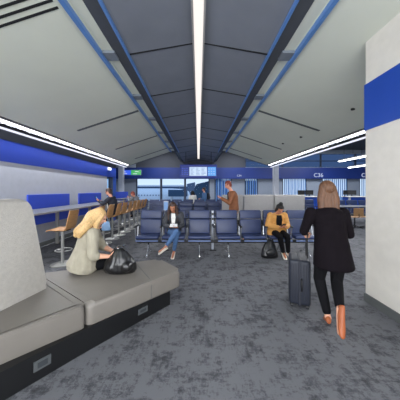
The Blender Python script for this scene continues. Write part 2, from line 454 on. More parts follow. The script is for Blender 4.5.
bm = box(-.1, -.072, YB, YF-1.0, ZC-.085, ZC+.02); bx(bm, .072, .1, YB, YF-1.0, ZC-.085, ZC+.02)
obj('frame', bm, 'strip_frame', cl)
# higher flat ceiling beyond / beside
bm = new_bm()
bx(bm, -9, 1.0 - 2.4, YC+.2, YF+.2, 4.9, 5.0); bx(bm, 1.4, 4.2, YC+.2, YF+.2, 4.9, 5.0)
bx(bm, 4.2, 16, YB, YF+.2, 4.9, 5.0); bx(bm, -9, -4.5, 10.9, YC+.2, 4.9, 5.0)
struct('ceiling_far', bm, 'ceil_dark')
bm = new_bm()
for s in (-1,1):
    prism(bm, [(s*1.42, ZO+.05), (s*4.35, zs(4.35)), (s*4.35, 5.0), (s*1.42, 5.0)], 'y', YC+.02, YC+.12)
    prism(bm, [(s*1.42, ZI+.05), (s*1.5, ZI+.05), (s*1.5, 5), (s*1.42, 5)], 'y', YC+.12, YF)
struct('ceiling_bulkhead', bm, 'ceil_dark')
# columns
for s, lb in ((-1,'round-edged pale grey column at the end of the left counter area'),(1,'pale grey column at the end of the right ceiling edge')):
    cx = s*4.72
    c = thing('column', lb, 'column', (cx, YC+.35, 0), 'pale columns under the ceiling ends')
    obj('shaft', box(cx-.15, cx+.15, YC+.2, YC+.5, .12, 4.9, .04), 'column', c)
    obj('base', box(cx-.17, cx+.17, YC+.18, YC+.52, 0, .12, .01), 'base', c)
# neighbouring bay lights on the right
for i, (x, y0, y1, z) in enumerate(((7.0, 8.7, 10.4, 2.95), (8.9, 10.6, 12.4, 2.85))):
    t = thing('pendant_strip_light', 'white strip light hanging over the far right gate area, %s' % ('nearer and higher' if i==0 else 'farther and lower'), 'ceiling light', (x, (y0+y1)/2, z), 'hanging strip lights at the right')
    obj('diffuser', box(x-.08, x+.08, y0, y1, z, z+.03), 'strip_b', t); obj('housing', box(x-.1, x+.1, y0, y1, z+.03, z+.09), 'strip_frame', t)
    for yy in (y0+.3, y1-.3): obj('hanger', cone(new_bm(), (x, yy, z+.09), (x, yy, 4.9), .008, .008, 8), 'black', t)

# ------------------------------------------------------------------ signs and screens
def sign_text(s, x, z, size, label):
    bm = text_bm(s, size, .01)
    bmesh.ops.translate(bm, verts=bm.verts, vec=(x, YF-.36, z))
    single('gate_number', bm, 'txt', label, 'sign', 'gate lettering on the navy header')
sign_text('C36', (318-198.5)/12.2, EYE+14.6/12.2, .46, 'pale letters C36 on the navy header band above the gate desk')
sign_text('C38', (365.5-198.5)/12.2, EYE+14.6/12.2, .46, 'pale letters C38 on the navy header band beside the right wall')
sign_text('C34', (239-198.5)/12.2, EYE+14.2/12.2, .22, 'small pale letters C34 on the navy header above the walking man')

# centre information display
y = 13.2; k = FL/y
def sx(px): return (px-198.5)/k
def sz(py): return EYE+(190-py)/k
d = thing('information_display', 'wide blue framed information display hanging at the centre over the far seats', 'display', (0, y, sz(178)))
obj('frame', box(sx(180), sx(217), y, y+.14, sz(177.6), sz(164.6), .02), 'sc_f', d)
for (a,b,m,rows,lm) in ((181.5,189,'sc_d',4,'sc_b'),(189.5,207,'sc_w',6,'lineg'),(207.8,216,'sc_l',3,'linew')):
    p = obj('screen', box(sx(a), sx(b), y-.012, y+.0, sz(175.8), sz(167)), m, d)
    z0, z1 = sz(175.8), sz(167)
    for r in range(rows):
        zz = z0+(z1-z0)*(r+.8)/(rows+.6)
        for q in range(3):
            xa = sx(a)+(sx(b)-sx(a))*(.06+q*.31)
            obj('text_row', box(xa, xa+(sx(b)-sx(a))*random.uniform(.12,.25), y-.016, y-.011, zz-.015, zz+.012), lm, p)
for xx in (-.8,.8): obj('hanger', cone(new_bm(), (xx, y+.07, sz(164.6)), (xx, y+.07, ZC-.0), .015, .015, 8), 'black', d)
d = thing('hanging_sign', 'small blue and green illuminated sign hanging near the left column', 'sign', (sx(131), y, sz(176)))
obj('housing', box(sx(120.5), sx(142), y, y+.12, sz(175.8), sz(169.3), .02), 'header', d)
p = obj('blue_face', box(sx(121.5), sx(131), y-.01, y, sz(174.8), sz(170.2)), 'sc_b', d)
bm = box(sx(122.3), sx(126), y-.014, y-.009, sz(172.2), sz(171.6)); bx(bm, sx(122.3), sx(127), y-.014, y-.009, sz(174), sz(173.4))
obj('text_line', bm, 'linew', p)
p = obj('green_face', box(sx(131), sx(141), y-.01, y, sz(174.8), sz(170.2)), 'sc_g', d)
bm = box(sx(135), sx(138.5), y-.014, y-.009, sz(171.8), sz(171.3)); bx(bm, sx(133), sx(137), y-.014, y-.009, sz(174), sz(173.5))
obj('text_line', bm, 'linew', p)
obj('hanger', cone(new_bm(), (sx(136), y+.06, sz(169.3)), (sx(136), y+.06, 4.9), .015, .015, 8), 'black', d)
# exit sign on the left band
t = thing('exit_sign', 'small glowing white exit sign on the blue band at the end of the left wall', 'sign', (WL+.05, 10.1, 2.40))
obj('housing', box(WL+.02, WL+.08, 9.92, 10.16, 2.49, 2.62, .01), 'paper', t)
obj('lit_face', box(WL+.025, WL+.075, 9.91, 9.92, 2.5, 2.61), 'exitl', t)
obj('lit_face', box(WL+.08, WL+.086, 9.93, 10.15, 2.5, 2.61), 'exitl', t)

# ------------------------------------------------------------------ counter with stools, privacy panels
c = thing('bar_counter', 'long grey bar height counter along the left wall', 'counter', (-3.8, 6.9, 0))
obj('counter_top', box(-4.2, -3.36, 4.12, 9.75, 1.02, 1.06, .008), 'counter', c)
obj('edge_band', box(-3.36, -3.35, 4.12, 9.75, 1.02, 1.06), 'counter_e', c)
for yy in (4.3, 6.1, 7.9, 9.6):
    if yy in (4.3, 9.6): obj('leg', box(-3.62, -3.54, yy-.03, yy+.03, 0, 1.025, .005), 'stoolm', c)
    obj('leg', box(-4.14, -4.06, yy-.03, yy+.03, 0, 1.025, .005), 'stoolm', c)
for i, y0 in enumerate((2.95, 5.25, 7.5)):
    single('privacy_panel', box(-4.3, -4.262, y0, y0+1.7, .63, 1.43, .006), 'screen_blue', 'blue rectangular panel on the left wall behind the counter, ' + ('hidden partly by the tall bench back','behind the first wooden stool','nearest the bright window')[i], 'wall panel', 'blue panels on the left wall') if i else None
c = thing('bar_counter', 'short grey counter beyond the end of the left wall', 'counter', (-4.4, 12.3, 0))
obj('counter_top', box(-4.45, -3.75, 11.2, 13.4, 1.045, 1.09, .008), 'counter', c)
for yy in (11.4, 13.2): obj('leg', box(-4.1, -4.02, yy-.03, yy+.03, 0, 1.045, .005), 'stoolm', c)
single('privacy_panel', box(-4.5, -4.46, 11.3, 13.3, .6, 1.45, .006), 'screen_blue', 'blue panel standing behind the short counter past the left wall end', 'wall panel', 'blue panels on the left wall')

def make_stool():
    t = thing('bar_stool', '', 'stool'); t['built_local'] = 1
    bm = cone(new_bm(), (0,0,0), (0,0,.012), .22, .22, 28); cone(bm, (0,0,.012), (0,0,.03), .22, .05, 28)
    obj('base', bm, 'stoolm', t)
    obj('column', cone(new_bm(), (0,0,.02), (0,0,.715), .03, .03, 16), 'stoolm', t)
    ring = [(.02+ -.15*math.cos(a), .15*math.sin(a), .30) for a in [2*PI*i/20 for i in range(20)]]
    bm = tube(new_bm(), ring + [ring[0]], .011, 8); cone(bm, (-.1,0,.30), (0,0,.30), .01, .01, 8)
    obj('footrest', bm, 'stoolm', t)
    obj('seat_bracket', box(-.12, .12, -.1, .1, .70, .722, .005), 'black', t)
    # seat ply, facing -X: front edge rolled down
    prof = [(-.215,.728),(-.205,.742),(-.16,.752),(0,.748),(.13,.745),(.165,.755)]
    top = prof; bot = [(x, z-.018) for x, z in prof]
    bm = new_bm(); W = .2
    prism(bm, top + bot[::-1], 'y', -W, W)
    o = obj('seat', bm, 'wood', t); 
    prof = [(.15,.745),(.185,.775),(.21,.87),(.235,1.0),(.262,1.13)]
    bm = new_bm(); n = 8; A = []; B = []
    for (x, z) in prof:
        rowA = []; rowB = []
        for j in range(n+1):
            f = -1+2*j/n; wv = .2 if z < 1.1 else .185
            xx = x - .03*(f*f)
            rowA.append(bm.verts.new((xx, f*wv, z))); rowB.append(bm.verts.new((xx+.016, f*wv, z)))
        A.append(rowA); B.append(rowB)
    for i in range(len(prof)-1):
        for j in range(n):
            bm.faces.new((A[i][j], A[i][j+1], A[i+1][j+1], A[i+1][j])); bm.faces.new((B[i][j+1], B[i][j], B[i+1][j], B[i+1][j+1]))
        bm.faces.new((A[i][0], A[i+1][0], B[i+1][0], B[i][0])); bm.faces.new((A[i+1][n], A[i][n], B[i][n], B[i+1][n]))
    for j in range(n):
        bm.faces.new((A[0][j+1], A[0][j], B[0][j], B[0][j+1])); bm.faces.new((A[-1][j], A[-1][j+1], B[-1][j+1], B[-1][j]))
    obj('backrest', bm, 'wood', t)
    return t
stool = make_stool()
SY = [4.39, 5.0, 5.57, 6.13, 6.68, 7.22, 7.8, 8.35, 8.9, 9.45, 10.02]
SLAB = ['wooden bar stool nearest the camera, between counter and tall bench back',
 'wooden bar stool hidden behind the blond woman, nearer one', 'wooden bar stool mostly hidden behind the head of the blond woman',
 'wooden bar stool just right of the blond hair, with the pale blue bag', 'wooden bar stool on which the man in dark jacket sits',
 'wooden bar stool right beyond the man in dark jacket', 'wooden bar stool second beyond the man in dark jacket',
 'wooden bar stool third beyond the man in dark jacket', 'wooden bar stool just before the person in grey jacket',
 'wooden bar stool on which the person in grey jacket sits', 'wooden bar stool farthest down the counter']
SX = {}
for i, yy in enumerate(SY):
    x = -2.84 + .10*min(1, i/4)
    SX[i] = x
    if i == 1: continue
    s = stool if i == 0 else copy_tree(stool)
    s.location = (x, yy, 0); s.rotation_euler.z = math.radians((4, -6, 3, 0, 2, -3, 4, 0, -2, 3, 0)[i])
    tag(s, SLAB[i], 'stool', 'wooden bar stools at the counter')
t = thing('tote_bag', 'pale blue bag hanging from a bar stool beside the counter', 'bag', (-2.74, 6.13, .38))
bm = loft(new_bm(), [((-2.62,5.95,.40),(.10,0,0),(0,.05,0)),((-2.62,5.95,.44),(.13,0,0),(0,.07,0)),((-2.62,5.95,.58),(.11,0,0),(0,.05,0)),((-2.62,5.95,.66),(.09,0,0),(0,.02,0))])
obj('body', bm, 'tote', t, True)
obj('strap', tube(new_bm(), [(-2.68,5.95,.64),(-2.66,5.95,.76),(-2.62,5.95,.80),(-2.58,5.95,.76),(-2.56,5.95,.64)], .008), 'tote', t, True)

# ------------------------------------------------------------------ near bench
def round_prism(poly, z0, z1, bev, zb=None, seg=5, rc=.06):
    """extruded polygon with rounded plan corners and bevelled rims"""
    pts = []
    n = len(poly)
    for i in range(n):
        p = V(poly[i]).to_2d() if len(poly[i]) > 2 else V(poly[i]); a = V(poly[i-1]); b = V(poly[(i+1)%n])
        da = (a-p).normalized(); db = (b-p).normalized()
        for t in range(6):
            f = t/5; q = (p+da*rc)*(1-f)**2 + p*2*f*(1-f) + (p+db*rc)*f*f
            pts.append((q.x, q.y))
    bm = prism(new_bm(), pts, 'z', z0, z1)
    bm.edges.ensure_lookup_table()
    es = [e for e in bm.edges if abs(e.verts[0].co.z-e.verts[1].co.z) < 1e-5 and abs(e.verts[0].co.z-z1) < 1e-5]
    bmesh.ops.bevel(bm, geom=es, offset=bev, segments=seg, affect='EDGES', profile=.5)
    es = [e for e in bm.edges if abs(e.verts[0].co.z-z0) < 1e-5 and abs(e.verts[1].co.z-z0) < 1e-5]
    bmesh.ops.bevel(bm, geom=es, offset=bev*.5, segments=3, affect='EDGES', profile=.5)
    return bm
ST = .44; SB = .2
A0 = V(P(87.5, 329, SB)); A1 = V(P(181, 287, SB))          # ottoman front bottom line
# cushion footprint of the ottoman: front left, front right, back right, back left
OFL = A0; OFR = A1; OBR = V((-.62, 3.38)); OBL = V((-2.13, 2.79))
D1 = (OFR-OFL).normalized()
S = OFL + (OFR-OFL)*.60; SBk = OBL + (OBR-OBL)*.76
b = thing('ottoman_bench', 'backless grey leather bench under the seated blond woman', 'bench', (-1.2, 2.7, 0))
def shrink(poly, d):
    c = sum((V(p) for p in poly), V((0,0)))/len(poly)
    return [tuple(V(p) + (c-V(p)).normalized()*d) for p in poly]
o = obj('seat_cushion', round_prism([tuple(OFL), tuple(OFR), tuple(OBR), tuple(OBL)], SB, ST, .065, rc=.07), 'leather_g', b); smooth_edges(o, 50)
nf = V((D1.y, -D1.x)); bdl = (SBk-S).normalized()
sp_ = [S+nf*.001+V((0,0)), None]
pth = [(S.x+nf.x*.001, S.y+nf.y*.001, SB+.03), (S.x+nf.x*.001, S.y+nf.y*.001, ST-.065)]
for i in range(1, 6):
    a_ = PI/2*i/5; q = S + bdl*(.065*(1-math.cos(a_))/max(.3, abs(bdl.dot(nf)))); pth.append((q.x, q.y, ST-.065+.065*math.sin(a_)+.0005))
pth.append((SBk.x-bdl.x*.05, SBk.y-bdl.y*.05, ST+.0005))
obj('seam', tube(new_bm(), pth, .0035, 6), 'base', o)
PF0 = V(P(80, 355.5, 0)); PF1 = V(P(170, 304.5, 0)); 
obj('plinth', prism(new_bm(), [tuple(PF0+ (OBL-OFL).normalized()*.0), tuple(PF1), tuple(OBR+V((-.06,-.1))), tuple(OBL+V((.05,-.06)))], 'z', 0, SB+.02), 'plinth', b)
def outlet(par, p, q, f, z0=.075, z1=.165, w=.085):
    d = (q-p).normalized(); c = p+(q-p)*f; nrm = V((d.y, -d.x))
    a = c-d*w; e = c+d*w
    bm = prism(new_bm(), [tuple(a), tuple(e), tuple(e+nrm*.008), tuple(a+nrm*.008)], 'z', z0, z1)
    pl = obj('power_outlet', bm, 'plate', par)
    bm = prism(new_bm(), [tuple(a+d*.025+nrm*.004), tuple(e-d*.025+nrm*.004), tuple(e-d*.025+nrm*.011), tuple(a+d*.025+nrm*.011)], 'z', z0+.018, z1-.018)
    obj('socket', bm, 'plate_d', pl)
outlet(b, PF0, PF1, .615, .085, .15, .065)
# module with the tall backrest
BFL = V((-1.92, 1.12)); gapv = D1*-.012
MFR = OFL + gapv; MFL = MFR - V((.69,.72)).normalized()*1.25
bk0 = V((-1.80,1.90)); bk1 = V((-1.70,2.36)); bdir = (bk1-bk0).normalized(); bn = V((-bdir.y, bdir.x))
if bn.x > 0: bn = -bn
k0 = bk0 - bdir*1.15; k1 = bk1
h = thing('high_back_bench', 'grey upholstered bench with tall rounded backrest at the left edge', 'bench', (-1.7, 1.6, 0))
MBR = OFL + (OBL-OFL)*.80 + gapv
o = obj('seat_cushion', round_prism([tuple(MFL), tuple(MFR), tuple(MBR), tuple(k0+bn*.1)], SB, ST+.005, .065, rc=.05), 'leather_g', h); smooth_edges(o, 50)
MP0 = PF0; MPd = (PF0 - V(P(5, 400, 0))).normalized()
obj('plinth', prism(new_bm(), [tuple(MP0-MPd*1.25), tuple(MP0), tuple(MBR+V((0,-.04))), tuple(k0+bn*.12)], 'z', 0, SB+.02), 'plinth', h)
outlet(h, MP0-MPd*1.25, MP0, 1-(MP0-V(P(42.5, 378, 0))).length/1.25, .085, .165, .06)
# backrest: slab leaning back, rounded outline
def backrest():
    bm = new_bm(); Lw = (k1-k0).length; H0, H1 = ST-.04, 1.455; th = .17
    n = 10; out = []
    # outline in (s,h) with rounded top corners and slight taper inward at the top
    pts = [(0, H0), (Lw+.01, H0), (Lw+.012, H0+.12)]
    for i in range(n+1):
        a = PI/2*i/n; pts.append((Lw-.02-.12+.12*math.cos(a), H1-.16+.16*math.sin(a)))
    for i in range(n+1):
        a = PI/2+PI/2*i/n; pts.append((.09+.09*math.cos(a), H1-.12+.12*math.sin(a)))
    F = []; B = []
    for s_, h_ in pts:
        lean = .20*(h_-H0)/(H1-H0)
        base = k0 + bdir*s_ + bn*lean
        F.append(bm.verts.new((base.x, base.y, h_))); q = base+bn*th; B.append(bm.verts.new((q.x, q.y, h_)))
    m = len(pts)
    for i in range(m): bm.faces.new((F[i], F[(i+1)%m], B[(i+1)%m], B[i]))
    f1 = bm.faces.new(F[::-1]); bm.faces.new(B)
    es = list(f1.edges)
    bmesh.ops.bevel(bm, geom=es, offset=.035, segments=4, affect='EDGES', profile=.5)
    return bm
o = obj('backrest', backrest(), 'fabric_g', h); smooth_edges(o, 50)

# ------------------------------------------------------------------ far high-back benches (backs to the camera)
def far_bench(x0, x1, y, label):
    t = thing('high_back_bench', label, 'bench', ((x0+x1)/2, y, 0), 'high beige benches beyond the seats')
    bm = prism(new_bm(), [(y+.05, .4), (y, 1.32), (y+.03, 1.37), (y+.12, 1.37), (y+.16, 1.32), (y+.25, .4)], 'x', x0+.012, x1-.012)
    bmesh.ops.bevel(bm, geom=[e for e in bm.edges if abs(e.verts[0].co.x-e.verts[1].co.x) < 1e-5 and max(e.verts[0].co.z, e.verts[1].co.z) > 1], offset=.02, segments=2, affect='EDGES')
    obj('backrest', bm, 'bench_g', t)
    obj('seat_cushion', box(x0+.01, x1-.01, y+.15, y+.85, .2, .44, .04, 3), 'leather_g', t)
    obj('plinth', box(x0+.04, x1-.04, y+.1, y+.78, 0, .4), 'plinth', t)
YBn = 8.0; kk = FL/YBn
far_bench((222-198.5)/kk, (243.5-198.5)/kk, YBn, 'high beige bench back behind the walking man')
far_bench((243.8-198.5)/kk, (274.3-198.5)/kk, YBn, 'high beige bench back in the middle, right of the walking man')
far_bench((274.6-198.5)/kk, (305.5-198.5)/kk, YBn, 'high beige bench back behind the woman in mustard blazer')

# ------------------------------------------------------------------ rows of navy seats
def seat_row(name_label, xs, y, towers=(), detail=True, legs=None, loc=None, face=1, group='rows of navy airport seats'):
    t = thing('seat_row', name_label, 'seating', ((xs[0]+xs[-1])/2, y, 0), group)
    W = .265
    for i, x in enumerate(xs):
        bm = bx(new_bm(), x-W, x+W, y-.42, y+.03, .375, .455, .03, 3)
        bmesh.ops.rotate(bm, verts=bm.verts, cent=(x, y, .41), matrix=Matrix.Rotation(math.radians(-4), 3, 'X'))
        smooth_edges(obj('seat', bm, 'chair', t))
        bm = new_bm()
        for nm, z0, z1 in (('backrest', .45, .815), ('headrest', .825, 1.045)):
            bm = bx(new_bm(), x-W, x+W, y-.02, y+.06, z0, z1, .025, 3)
            bmesh.ops.rotate(bm, verts=bm.verts, cent=(x, y, .42), matrix=Matrix.Rotation(math.radians(-9), 3, 'X'))
            smooth_edges(obj(nm, bm, 'chair', t))
        if detail:
            bm = bx(new_bm(), x-W+.005, x+W-.005, y-.428, y-.415, .355, .385, .004)
            obj('front_trim', bm, 'chair_e', t)
            for xa in (x-W-.012, x+W):
                bm = bx(new_bm(), xa, xa+.012, y+.0, y+.05, .46, 1.02, .004)
                bmesh.ops.rotate(bm, verts=bm.verts, cent=(x, y, .42), matrix=Matrix.Rotation(math.radians(-9), 3, 'X'))
                obj('side_rail', bm, 'black', t)
    ax = [xs[0]-.31] + [(a+b)/2 for a, b in zip(xs, xs[1:])] + [xs[-1]+.31]
    for a in ax:
        bm = bx(new_bm(), a-.024, a+.024, y-.33, y+.02, .655, .69, .012, 2); 
        obj('armrest', bm, 'blackplast', t)
        bm = cone(new_bm(), (a, y-.28, .66), (a, y-.22, .34), .014, .014, 8); cone(bm, (a, y-.02, .66), (a, y-.08, .34), .014, .014, 8)
        obj('arm_support', bm, 'steel', t)
    obj('beam', box(xs[0]-.28, xs[-1]+.28, y-.26, y-.16, .285, .345, .01), 'black', t)
    for lx in (legs if legs is not None else [xs[0], xs[len(xs)//2], xs[-1]]):
        bm = tube(new_bm(), [(lx, y-.21, .30), (lx, y-.24, .2), (lx-.0, y-.34, .06), (lx, y-.42, .012)], [.022,.02,.017,.015], 8)
        tube(bm, [(lx, y-.21, .30), (lx, y-.18, .2), (lx, y-.05, .06), (lx, y+.06, .012)], [.022,.02,.017,.015], 8)
        cone(bm, (lx, y-.42, 0), (lx, y-.42, .012), .03, .03, 10); cone(bm, (lx, y+.06, 0), (lx, y+.06, .012), .03, .03, 10)
        obj('leg', bm, 'chrome', t, True)
    return t
R1 = 5.28
XS1 = [-1.2, -.59, .02, .71, 1.32, 1.92, 2.52]
seat_row('front row of seven navy leather seats on a black beam', XS1, R1, legs=[-1.2, .02, .71, 1.95, 2.6])
seat_row('navy seats in the second row, behind the front row', [-1.79,-1.18,-.57,.06,.69], 9.4, detail=True)
seat_row('navy seats in the farthest row before the windows', [-3.0,-2.39,-1.78,-1.17,-.56,.05,.66,1.27], 11.3, detail=False)
def tower(x, y, label, m='tower_s'):
    t = thing('power_tower', label, 'charging tower', (x, y, 0), 'charging towers between the seats')
    obj('post', box(x-.03, x+.03, y-.02, y+.04, .02, 1.06, .008), 'tower', t)
    obj('head', box(x-.06, x+.06, y-.04, y+.05, 1.02, 1.26, .01), 'tower', t)
    obj('display_face', box(x-.05, x+.05, y-.048, y-.04, 1.04, 1.24), m, t)
    obj('foot', box(x-.1, x+.1, y-.1, y+.12, 0, .02, .004), 'black', t)
tower(-.84, 5.45, 'silver charging tower with pale blue head left of the seated woman in denim')
t = thing('power_tower', 'low silver charging post in the gap between the third and fourth front seats', 'charging tower', (.365, 5.4, 0), 'charging towers between the seats')
obj('post', box(.335, .395, 5.4, 5.46, .02, 1.02, .008), 'tower', t); obj('foot', box(.28, .45, 5.33, 5.5, 0, .02, .004), 'black', t)
for z in (.62, .78, .9): obj('socket', box(.342, .388, 5.392, 5.4, z, z+.06, .003), 'blackplast', t)

# ------------------------------------------------------------------ gate desks, monitors, table and chairs at the right
def gate_desk(x, y, wdt, label, mons, dlabel):
    t = thing('gate_desk', label, 'desk', (x, y, 0), 'gate desks along the back')
    obj('desk_body', box(x-wdt/2+.05, x+wdt/2-.05, y, y+.55, .08, 1.08, .01), 'blue', t)
    obj('desk_top', box(x-wdt/2, x+wdt/2, y-.08, y+.62, 1.08, 1.13, .01), 'white', t)
    obj('plinth', box(x-wdt/2+.09, x+wdt/2-.09, y+.03, y+.5, 0, .08), 'plinth', t)
    obj('side_panel', box(x-wdt/2+.05, x-wdt/2+.2, y-.02, y+.0, .0, 1.08), 'column', t)
    for i, (mx, rot) in enumerate(mons):
        m = thing('monitor', 'black monitor on the %s, %s' % (dlabel, 'left one' if i == 0 else 'right one'), 'monitor', (mx, y+.3, 1.13), 'monitors on the gate desks'); m['built_local'] = 1
        obj('screen', box(-.3, .3, -.02, .02, .12, .47, .008), 'blackplast', m)
        obj('stand', bx(bx(new_bm(), -.03, .03, .02, .05, .01, .3), -.1, .1, -.06, .1, 0, .014, .003), 'blackplast', m)
        m.rotation_euler.z = rot; m.scale = (.85,.85,.85)
gate_desk((310-198.5)/15, 14.0, 1.15, 'blue gate desk with white top right of the beige benches', [((303.5-198.5)/15, .15), ((311.5-198.5)/15, -.7)], 'desk right of the beige benches')
gate_desk((357-198.5)/15, 14.0, 1.25, 'blue gate desk with white top close to the right wall', [((348.5-198.5)/15, .5), ((355-198.5)/15, -.7)], 'desk close to the right wall')
tb = thing('dining_table', 'pale narrow table behind two wooden chairs at the right', 'table', (6.6, 9.3, 0))
obj('table_top', box(5.85, 8.0, 9.0, 9.7, .80, .84, .006), 'counter', tb)
for (a, c_) in ((5.95,9.1),(7.9,9.1),(5.95,9.6),(7.9,9.6)): obj('leg', cone(new_bm(), (a, c_, 0), (a, c_, .8), .022, .022, 10), 'steel', tb)
def wood_chair():
    t = thing('dining_chair', '', 'chair'); t['built_local'] = 1
    obj('seat', box(-.2, .2, -.2, .2, .44, .46, .008), 'wood', t)
    bm = bx(new_bm(), -.2, .2, -.225, -.205, .50, .82, .008)
    obj('backrest', bm, 'wood', t)
    obj('column', cone(new_bm(), (0,0,.02), (0,0,.44), .025, .025, 12), 'black', t)
    for a in range(4):
        c_, s_ = math.cos(a*PI/2+.78), math.sin(a*PI/2+.78)
        obj('leg', tube(new_bm(), [(0,0,.1),(.14*c_,.14*s_,.05),(.27*c_,.27*s_,.014)], .013, 8), 'black', t)
    obj('back_support', tube(new_bm(), [(0,-.16,.43),(0,-.24,.46),(0,-.235,.6)], .014, 8), 'black', t)
    return t
wc = wood_chair(); kc = FL/8.6
wc.location = ((355-198.5)/kc, 8.62, 0); tag(wc, 'wooden low chair at the right, left of the pair', 'chair', 'wooden chairs at the right')
w2 = copy_tree(wc); w2.location = ((368-198.5)/kc, 8.6, 0); tag(w2, 'wooden low chair at the right, partly cut by the wall', 'chair', 'wooden chairs at the right')
seat_row('navy seats beyond the wooden chairs at the right', [7.2,7.81,8.42,9.03], 10.6, detail=False)
seat_row('navy seats left of the walking woman, behind her shoulder', [4.7,5.31,5.92], 11.2, detail=False)

# ------------------------------------------------------------------ outside
tag(single('apron', box(-120, 120, YF+1, 220, -4.2, -4.0), 'apron', 'pale concrete airfield apron outside the windows', 'ground'), kind='structure')
a = thing('airplane', 'white airliner parked outside the left back window', 'airplane', (-16, 46, -4))
def aim(o, y=0): pass
bm = new_bm(); R_ = []
for (x, r, z) in ((-36,.25,.2),(-33,1.0,.1),(-28,1.8,0),(-20,2.0,0),(-6,2.0,0),(-4,1.85,.05),(-2.2,1.3,.1),(-1.1,.5,.1)):
    R_.append(((x, 46, -.1+z), (0, r, 0), (0, 0, r)))
loft(bm, R_, 24)
obj('fuselage', bm, 'plane', a, True)
obj('tail_fin', prism(new_bm(), [(-35,.6),(-30,1.3),(-33.5,6.5),(-36.5,6.5)], 'y', 45.85, 46.15), 'planeb', a)
bm = prism(new_bm(), [(-22,44.2),(-15,44.2),(-19.5,32),(-21.5,32)], 'z', -1.2, -.9)
obj('wing', bm, 'plane', a)
bm = loft(new_bm(), [((-18.5,39.5,-2.0),(0,.8,0),(0,0,.8)),((-16,39.5,-2.0),(0,1.05,0),(0,0,1.05)),((-14.6,39.5,-2.0),(0,1.0,0),(0,0,1.0))])
obj('engine', bm, 'planeb', a, True)
bm = new_bm()
for xx in [ -27+.6*i for i in range(33)]: bx(bm, xx, xx+.2, 43.96, 44.02, .3, .58)
obj('window_row', bm, 'terminal', a)
bm = new_bm()
for xx in (-5, -19):
    chain(bm, [(xx,46,-1.5),(xx,46,-3.4)], [.2,.2]); 
    for dy in (-.35,.35): cone(bm, (xx, 46+dy-.15, -3.5), (xx, 46+dy+.15, -3.5), .5, .5, 16)
obj('landing_gear', bm, 'black', a)
j = thing('jet_bridge', 'dark teal jet bridge outside the third back window', 'jet bridge', (.2, 24, -4))
bm = prism(new_bm(), [(-.9,.9),(-.2,2.2),(2.6,2.9),(2.6,-.2),(.4,-.2),(-.1,.2)], 'y', 23, 26)
obj('cabin', bm, 'bridge', j)
obj('tunnel', box(1.6, 9, 23.4, 25.6, .3, 2.6, .05), 'bridge', j)
obj('canopy', prism(new_bm(), [(-1.3,2.2),(-.9,1.0),(-.5,.9),(-.4,2.4)], 'y', 22.9, 26.1), 'terminal', j)
obj('support', bx(bx(new_bm(), 1.0, 1.4, 24, 24.4, -4, -.2), 2.2, 2.6, 24, 24.4, -4, -.2), 'steel', j)
tb = thing('terminal_building', 'distant low grey terminal building across the apron', 'building', (-22, 150, -4))
obj('hall', box(-60, 6, 150, 170, -4, 4.0), 'terminal', tb); obj('roof', box(-62, 8, 148, 172, 4.0, 5.0), 'plane', tb)
sv = thing('service_truck', 'dark boxy service truck outside the middle back window', 'truck', (-3.6, 40, -4))
obj('body', box(-5.8, -2.2, 40, 42.4, .3, 1.6, .1), 'bridge', sv); obj('cab', box(-2.1, -.9, 40, 42.4, .0, .9, .15), 'plane', sv)
obj('lift', bx(bx(new_bm(), -5.4, -5.1, 40.5, 41.8, -3, .3), -2.9, -2.6, 40.5, 41.8, -3, .3), 'steel', sv); obj('chassis', box(-6.0, -1.0, 40, 42.4, -3.4, -2.9), 'black', sv)
bm = new_bm()
for xx in (-5.3, -1.9):
    for yy in (40.1, 42.0): cone(bm, (xx, yy, -3.5), (xx, yy+.3, -3.5), .5, .5, 16)
obj('wheels', bm, 'black', sv)

exec_people = True
# ------------------------------------------------------------------ people
def hand(bm, w, d, nrm, side, curl=.5, s=1.0):
    """wrist w, direction d, palm normal nrm (towards palm), side +1 right / -1 left gives thumb side"""
    d = V(d).normalized(); nrm = V(nrm); nrm = (nrm - d*nrm.dot(d)).normalized(); lat = d.cross(nrm).normalized()*side
    w = V(w)
    loft(bm, [(w-d*.01, lat*.024*s, nrm*.017*s), (w+d*.03*s, lat*.034*s, nrm*.015*s), (w+d*.085*s, lat*.039*s, nrm*.013*s), (w+d*.095*s, lat*.036*s, nrm*.010*s)], 14)
    for i, (o, L) in enumerate(((.029,.070),(.010,.080),(-.010,.074),(-.028,.058))):
        p = w + d*.085*s + lat*o*s; r = .0088*s
        a1 = curl*.6; a2 = curl*1.5; a3 = curl*2.1
        q1 = p + (d*math.cos(a1)+nrm*math.sin(a1))*L*.45*s
        q2 = q1 + (d*math.cos(a2)+nrm*math.sin(a2))*L*.32*s
        q3 = q2 + (d*math.cos(a3)+nrm*math.sin(a3))*L*.23*s
        chain(bm, [p, q1, q2, q3], [r*1.05, r, r*.95, r*.85], 8)
    p = w + d*.025*s + lat*.028*s
    q1 = p + (d*.7+lat*.55+nrm*.35).normalized()*.042*s; q2 = q1 + (d*.85+lat*.1+nrm*.6).normalized()*.034*s
    chain(bm, [p, q1, q2], [.014*s, .011*s, .009*s], 8)

